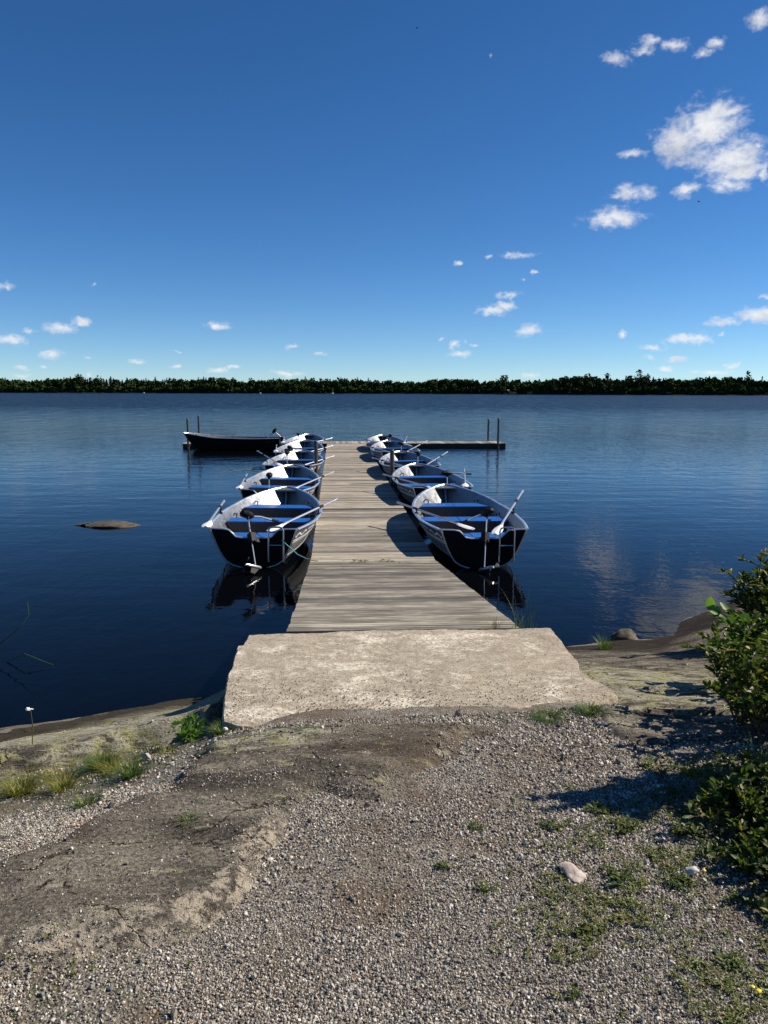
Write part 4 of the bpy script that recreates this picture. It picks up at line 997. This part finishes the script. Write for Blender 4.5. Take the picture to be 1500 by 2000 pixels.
M_lf = leaf_mat('green_leaf', (.038,.062,.012), (.090,.125,.024), (.22,.17,.035), .32)
M_lfb = leaf_mat('bright_leaf', (.055,.12,.02), (.10,.19,.035), None, .35)
M_grassg = leaf_mat('grass_green', (.045,.085,.014), (.10,.15,.03), (.25,.20,.08), .3)
M_grassy = leaf_mat('grass_yellow', (.09,.12,.018), (.24,.20,.04), (.08,.13,.02), .3)
M_twig, t, p = mat('twig_bark'); p.inputs['Base Color'].default_value = (.075,.05,.035,1); p.inputs['Roughness'].default_value = .85
M_moss = leaf_mat('moss_leaf', (.06,.085,.014), (.13,.15,.03), (.20,.12,.04), .1)
M_yel, t, p = mat('yellow_petal'); p.inputs['Base Color'].default_value = (.85,.62,.01,1)
M_wht, t, p = mat('white_petal'); p.inputs['Base Color'].default_value = (.8,.8,.75,1)

def shrub(name, base, stems, spread, height, label, lm, ln=.055, wd=.014, per=34, seed=1, lean=(0,0), cat='shrub', twig_r=.006, bare=.15, rnd_dir=.9, bl=1.0):
    rng = np.random.default_rng(seed); x0, y0 = base; z0 = float(surf(x0, y0))
    e = empty(name, (x0, y0, z0-.02), 0, label, cat); tw = MB(); C, D = [], []
    for k in range(stems):
        a = rng.uniform(0, 2*PI); rr = spread*math.sqrt(rng.random()); h = height*rng.uniform(.6, 1.0)*(1-.35*(rr/spread)**2)
        bx_, by_ = math.cos(a)*rr*.55, math.sin(a)*rr*.55
        bz = float(surf(x0+bx_, y0+by_))-z0
        tx, ty = math.cos(a)*rr+lean[0]*h+rng.normal(0,.05), math.sin(a)*rr+lean[1]*h+rng.normal(0,.05)
        pts = []
        for i in range(7):
            u = i/6; pts.append(Vector((bx_+(tx-bx_)*u**1.4+rng.normal(0,.012), by_+(ty-by_)*u**1.4+rng.normal(0,.012), bz+(h)*u)))
        tw.tube(pts, [twig_r*(1-.8*i/6) for i in range(7)], 4, False)
        arr = np.array([tuple(p_) for p_ in pts])
        def along(arr, n, lo):
            u = lo+(1-lo)*rng.random(n)**.8; q = u*(len(arr)-1); i0 = np.minimum(q.astype(int), len(arr)-2); f = (q-i0)[:,None]
            P_ = arr[i0]*(1-f)+arr[i0+1]*f; T_ = arr[i0+1]-arr[i0]; T_ /= np.linalg.norm(T_, axis=1)[:,None]; return P_, T_
        P_, T_ = along(arr, per, bare); dd = rng.normal(size=P_.shape)*rnd_dir; dd[:,2] = np.abs(dd[:,2])*.5; C.append(P_); D.append(dd+T_*.9)
        for s_ in range(rng.integers(3, 7)):
            B_, T2 = along(arr, 1, .25); dirn = rng.normal(size=3); dirn[2] = abs(dirn[2])*.6+.25; dirn /= np.linalg.norm(dirn); L_ = height*rng.uniform(.12,.28)*bl
            sub = np.array([B_[0]+dirn*L_*u-np.array([0,0,.12])*L_*u*u for u in (0,.35,.7,1)])
            tw.tube([Vector(v) for v in sub], [twig_r*.5, twig_r*.4, twig_r*.3, twig_r*.15], 3, False)
            P_, T_ = along(sub, per//2, .1); dd = rng.normal(size=P_.shape)*.8; dd[:,2] = np.abs(dd[:,2])*.5; C.append(P_); D.append(dd+T_*1.1)
    C = np.concatenate(C); D = np.concatenate(D); n = len(C)
    V, F = leaves(C, D, ln*rng.uniform(.55,1.2,n), wd*rng.uniform(.7,1.2,n), rng)
    link('foliage', np_mesh('foliage', V, F, lm), e)
    tw.build('stem', M_twig, e)
    return e
def flat_plants(name, pts, label, lm, ln, wd, per, seed, kind=None, cat=None, up=.55, single=False):
    """low rosettes at the given ground points"""
    rng = np.random.default_rng(seed); C, D, Ls, Ws = [], [], [], []
    for (x, y, s) in pts:
        z = float(surf(x, y)); n = max(3, int(per*rng.uniform(.6,1.3)))
        a = rng.uniform(0, 2*PI, n); el_ = rng.uniform(.05, up, n)
        hh = rng.uniform(0, .6, n)*s*ln
        C.append(np.stack([x+np.cos(a)*.1*ln*s+rng.normal(0,.25*ln*s,n), y+np.sin(a)*.1*ln*s+rng.normal(0,.25*ln*s,n), z+.004+hh], -1)); D.append(np.stack([np.cos(a), np.sin(a), el_], -1))
        Ls.append(ln*s*rng.uniform(.5,1.15,n)); Ws.append(wd*s*rng.uniform(.7,1.1,n))
    C = np.concatenate(C); V, F = leaves(C, np.concatenate(D), np.concatenate(Ls), np.concatenate(Ws), rng, .9, .2)
    o = link(name, np_mesh(name, V, F, lm)); tag(o, label, cat, kind=kind); return o
def tuft(base, n, h, spread, label, lm, seed, name='grass_tuft', wd=.004, lean=(0,0), zoff=None, group=None):
    rng = np.random.default_rng(seed); x0, y0 = base; z0 = float(surf(x0, y0)) if zoff is None else zoff
    V, F = [], []; k = 0
    for i in range(n):
        a = rng.uniform(0, 2*PI); r0 = spread*.35*math.sqrt(rng.random()); bx_, by_ = math.cos(a)*r0, math.sin(a)*r0
        a2 = a+rng.normal(0,.6); L_ = h*rng.uniform(.5,1.1); out_ = rng.uniform(.15,.95)*spread; w_ = wd*rng.uniform(.6,1.2)
        bz = (float(surf(x0+bx_, y0+by_))-z0) if zoff is None else 0
        sx_, sy_ = -math.sin(a2)*w_/2, math.cos(a2)*w_/2; m = 5
        for j in range(m):
            u = j/(m-1); ww = (1-u**1.6)*1.0+.03
            px_, py_ = bx_+math.cos(a2)*out_*u**1.7+lean[0]*u*L_, by_+math.sin(a2)*out_*u**1.7+lean[1]*u*L_; pz_ = bz-.005+L_*(u-.30*u*u*min(1, out_/max(L_,.01)))
            V += [(px_-sx_*ww, py_-sy_*ww, pz_), (px_+sx_*ww, py_+sy_*ww, pz_)]
            if j: F.append((k+2*j-2, k+2*j-1, k+2*j+1, k+2*j))
        k += 2*m
    o = link(name, np_mesh(name, np.array(V), np.array(F), lm)); o.location = (x0, y0, z0); tag(o, label, 'grass', group); return o

tuft((-1.72,3.40), 360, .11, .17, 'yellow green grass tuft with dry blades at the left edge, in the rock hollow', M_grassy, 1)
tuft((-1.50,3.36), 180, .09, .14, 'rusty yellow grass beside the yellow tuft in the rock hollow', M_grassy, 2)
tuft((-1.42,3.64), 620, .095, .15, 'dense dark green grass cushion in the rock hollow', M_grassg, 3)
tuft((-1.17,3.36), 190, .10, .13, 'thin pale grass tuft on the gravel between the two rocks', M_grassg, 4)
tuft((-1.27,3.05), 150, .055, .10, 'small grass tuft at the upper left edge of the dark rock', M_grassg, 5)
tuft((-.84,3.79), 260, .075, .11, 'small green grass tuft at the left front corner of the slab', M_grassg, 6)
tuft((-1.10,3.68), 80, .05, .10, 'low dry grass under the leafy plant left of the slab', M_grassy, 61)
tuft((2.02,6.75), 110, .17, .16, 'lone grass tuft on the brown rock right of the slab', M_grassg, 7)
tuft((.86,3.80), 300, .045, .13, 'mossy grass patch in front of the slab, right of its middle', M_grassg, 8)
tuft((1.10,3.88), 320, .065, .12, 'brighter grass tuft near the right front corner of the slab', M_grassg, 9)
tuft((.98,5.46), 22, .12, .16, 'thin grass growing through the right end of the gangway', M_grassg, 10, zoff=.79)
tuft((1.32,6.9), 22, .46, .40, 'fine curved grass stalks at the water right of the gangway', M_grassg, 11, zoff=.28)
tuft((.82,5.50), 24, .10, .12, 'few short grass blades at the foot of the gangway', M_grassg, 12, zoff=.78)
tuft((-.36,3.50), 60, .02, .10, 'thin moss strip in a rock crack before the slab', M_grassg, 13)
tuft((-.72,2.62), 60, .03, .07, 'small green sprig in a crack of the dark rock', M_grassg, 14)

tuft((-1.62,3.62), 110, .09, .20, 'straggling dry grass behind the yellow tuft, against the ledge', M_grassy, 62)
tuft((-1.30,3.52), 160, .07, .16, 'low brownish grass between the green cushion and the thin tuft', M_grassy, 63)
tuft((-1.22,3.78), 120, .06, .14, 'short grass under the ledge right of the green cushion', M_grassg, 64)
# leafy plant in the hollow beside the slab
shrub('leafy_weed', (-1.03,3.84), 7, .07, .14, 'bright leafy weed in the hollow left of the slab', M_lfb, .06, .022, 7, 31, cat='plant', twig_r=.003)
# white yarrow by the water
def yarrow():
    x, y = -1.93, 3.98; z = float(surf(x, y)); e = empty('yarrow', (x, y, z), 0, 'white flowered stalk standing against the dark water at the left', 'flower')
    b = MB(); b.tube([(0,0,-.02),(.01,0,.11),(0,.01,.20)], [.003,.0025,.002], 5); b.build('stem', M_grassg, e)
    b = MB()
    for k in range(14): b.blob((random.uniform(-.019,.019), random.uniform(-.014,.014),   .205+random.uniform(-.004,.008)), (.006,.006,.003), 1, .2)
    b.build('flower_head', M_wht, e)
yarrow()
# bent reed standing in the water on the left
def reed(pts, label, r):
    b = MB(); b.tube(pts, [r*(1-.6*i/(len(pts)-1)) for i in range(len(pts))], 5); o = b.build('reed', M_lfb, None); tag(o, label, 'reed')
reed([(-4.15,6.75,-.1),(-3.78,6.95,.02),(-3.62,7.0,.14),(-3.45,7.02,.28),(-3.36,7.05,.40),(-3.37,7.06,.52)], 'bent green reed rising from the water at the left edge', .007)
reed([(-3.62,6.9,-.05),(-3.45,6.85,.03),(-3.32,6.82,.10),(-3.15,6.78,.05),(-3.02,6.74,.02)], 'second reed blade lying low over the water beside the bent reed', .006)

# shrubs on the right bank
shrub('willow_shrub', (3.36,6.2), 60, .42, .70, 'upright willow shrub with narrow leaves, highest at the right edge', M_will, .085, .020, 30, 41, lean=(-.06,0))
shrub('willow_shrub', (3.20,5.4), 26, .40, .50, 'darker willow shrub behind the leafy bush at the right edge', M_will, .075, .020, 34, 42)
shrub('leafy_bush', (2.50,4.45), 34, .42, .52, 'mixed leafy bush beside the lichen covered rock at the right edge', M_lf, .055, .024, 34, 43)
shrub('leafy_bush', (1.96,3.66), 44, .40, .58, 'dark bush with yellowing leaves overhanging the gravel at the right', M_lf, .045, .020, 36, 44)
shrub('bramble_bush', (2.08,3.13), 52, .09, 1.36, 'tall narrow bush beyond the right edge that throws its shadow over the gravel', M_lf, .06, .042, 70, 45, rnd_dir=.6, bl=.35)
shrub('leafy_bush', (1.50,2.66), 60, .32, .20, 'low sunlit green plants below the bushes at the right edge', M_lf, .040, .020, 18, 46, cat='plants')
shrub('leafy_bush', (1.36,2.36), 40, .20, .15, 'low leafy plants at the right edge above the gravel', M_lf, .036, .018, 16, 47, cat='plants')
shrub('maple_sapling', (2.30,4.75), 5, .16, .58, 'sapling with a few broad bright green leaves in front of the willow', M_lfb, .10, .075, 5, 48, cat='sapling', bare=.4)
tuft((1.40,2.88), 90, .14, .20, 'long arching grass blades among the low plants at the right', M_grassg, 49, wd=.006)
tuft((1.62,3.05), 60, .22, .18, 'upright grass blades at the right edge below the dark bush', M_grassg, 50, wd=.006)

# weeds in the gravel
wr = np.random.default_rng(5)
for i, (x, y, s, lab) in enumerate([(.86,2.76,1.1,'largest green weed patch, just below the tip of the bush shadow'),(.90,2.62,1.0,'round dark green weed clump right of the shadow tip patch'),(1.08,2.60,1.1,'green weed clump between the gravel and the low plants'),(.63,2.63,.8,'small weed clump above the pinkish stone'),
      (1.16,2.47,1.1,'weed clump with upright leaves near the right edge'),(.78,2.30,1.0,'weed clump right of the pinkish stone'),(.98,2.28,1.0,'green weed clump in front of the low plants'),(1.18,1.96,1.0,'broad leafed weed near the right edge in the gravel'),
      (.96,1.93,.9,'dark weed clump in the lower right gravel'),(.62,2.05,.8,'flat weed below the pinkish stone'),(.20,2.36,.6,'tiny lone weed in the middle of the gravel'),(.33,2.25,.6,'tiny weed left of the pinkish stone'),(.36,2.62,.6,'little weed clump up the gravel right of centre'),(.50,1.80,.6,'small weed near the bottom of the gravel')]):
    pts = [(x+wr.normal(0,.028*s), y+wr.normal(0,.02*s), wr.uniform(.6,1.1)*s) for k in range(int(13*s)+3)]
    flat_plants('weed', pts, lab, M_lf, .027, .011, 10, 60+i, cat='weed', up=.9)
pts = []
while len(pts) < 1500:
    x, y = wr.uniform(.3,1.45), wr.uniform(1.45,3.0)
    d_ = math.exp(-((x-.95)/.40)**2-((y-2.15)/.5)**2)*(.10+.90*(float(fbm(np.array(x), np.array(y), 7, 3, 90)) > 0.08))
    if x < y*.52+.1 and wr.random() < d_: pts.append((x, y, wr.uniform(.4,1.0)))
flat_plants('ground_cover', pts, 'thin moss and seedlings creeping between the gravel stones at the lower right', M_moss, .017, .007, 8, 80, kind='stuff', up=.9)
pts = []
for (cx, cy, sx_, sy_, n) in ((-.98,1.88,.16,.07,50),(-1.35,3.6,.35,.16,260),(.95,3.86,.25,.05,80),(-1.25,3.2,.12,.12,40),(.35,2.5,.3,.3,30),(-.1,2.3,.5,.4,12)):
    pts += [(wr.normal(cx, sx_), wr.normal(cy, sy_), wr.uniform(.4,1.0)) for k in range(n)]
pts = [q for q in pts if float(poly_sd(q[0], q[1], OUT)) < 0]
flat_plants('ground_cover', pts, 'sparse moss and seedlings along the rocks and in front of the slab', M_moss, .013, .006, 7, 81, kind='stuff', up=.9)
pts = []
for k in range(620):
    x = wr.uniform(1.0,1.9); y = wr.uniform(2.1,3.3)
    if x > 1.02+.12*abs(y-2.6)+wr.uniform(0,.12): pts.append((x, y, wr.uniform(.6,1.3)))
flat_plants('ground_cover', pts, 'small leaved ground cover under the bushes at the right', M_lf, .030, .013, 9, 82, kind='stuff', up=1.2)
def flower(x, y, s, label):
    z = float(surf(x, y)); e = empty('dandelion', (x, y, z), 0, label, 'flower')
    b = MB(); b.tube([(0,0,0),(.002,0,.02*s)], .0012, 5); b.build('stem', M_grassg, e)
    b = MB(); b.blob((.002,0,.022*s), (.0075*s,.0075*s,.0045*s), 1, .2); b.build('flower_head', M_yel, e)
flower(.985,1.80,1.0,'small yellow flower head low in the lower right corner'); flower(.978,1.82,.8,'second yellow flower close behind the one in the lower right corner'); flower(1.06,2.33,.8,'tiny yellow flower right of the pale buff pebble')

# leaf litter caught at the seam of the gangway
rng_ = np.random.default_rng(3); n = 70; cx_ = rng_.choice([-.35,-.28,.02,.1,-.95], n)+rng_.normal(0,.06,n)
C_ = np.stack([cx_, 10.13+rng_.normal(0,.035,n), np.full(n, .246)+rng_.random(n)*.006], -1); D_ = np.stack([rng_.normal(size=n), rng_.normal(size=n)*.6, np.full(n,.05)], -1)
V, F = leaves(C_, D_, .05, .02, rng_, .9, .0)
tag(link('leaf_litter', np_mesh('leaf_litter', V, F, M_moss)), 'fallen leaves and bits caught at the lower end of the gangway', kind='stuff')

# lily pads near the third left boat
pr = np.random.default_rng(9); b = MB()
for k in range(26):
    x, y = -4.1+pr.normal(0,.40), 24.7+pr.normal(0,.35); r_ = pr.uniform(.05,.11); n = 9
    vs_ = [(x, y, .006)]+[(x+math.cos(.3+5.7*j/(n-1))*r_, y+math.sin(.3+5.7*j/(n-1))*r_, .006+pr.uniform(0,.004)) for j in range(n)]
    b.add(vs_, [(0, j+1, j+2) for j in range(n-1)])
o = b.build('lily_pads', leaf_mat('lily_leaf', (.09,.11,.03), (.18,.18,.06), None, 0), None); tag(o, 'scattered floating lily pads left of the third boat', kind='stuff')

# birds high in the sky
M_bird = simple('dark_plumage', (.02,.02,.022), .7)
def bird(azm, elv, dist, label, roll):
    e = empty('bird', (math.sin(azm)*math.cos(elv)*dist, math.cos(azm)*math.cos(elv)*dist, 2.5+math.sin(elv)*dist), .8, label, 'bird')
    b = MB(); b.tube([(0,-.09,0),(0,-.04,.002),(0,.03,.004),(0,.07,.006),(0,.09,.004)], [.004,.016,.020,.013,.003], 8); b.build('body', M_bird, e)
    for s in (-1, 1):
        b = MB(); b.add([(0,.035,.01),(s*.08,.05,.05),(s*.19,-.01,.07),(s*.09,-.005,.045),(0,-.025,.008),(0,.035,.006),(s*.08,.05,.046),(s*.19,-.01,.068),(s*.09,-.005,.041),(0,-.025,.004)],
            [(0,1,3,4),(1,2,3),(9,8,6,5),(8,7,6),(0,5,6,1),(1,6,7,2),(2,7,8,3),(3,8,9,4)]); b.build('wing', M_bird, e, False)
    b = MB(); b.add([(0,-.07,.003),(.02,-.13,.003),(.004,-.11,.003),(-.02,-.13,.003),(0,-.07,0),(.02,-.13,0),(.004,-.11,0),(-.02,-.13,0)], [(0,1,2),(0,2,3),(6,5,4),(7,6,4),(0,4,5,1),(3,7,4,0)]); b.build('tail', M_bird, e, False)
bird(.0381, .4060, 60, 'tiny dark bird high in the blue sky above the jetty', 0)
bird(.3705, .2141, 58, 'tiny dark bird below the big white cloud', 0)
print('polys', sum(len(o.data.polygons) for o in S.objects if o.type == 'MESH'), 'objs', len(S.objects))
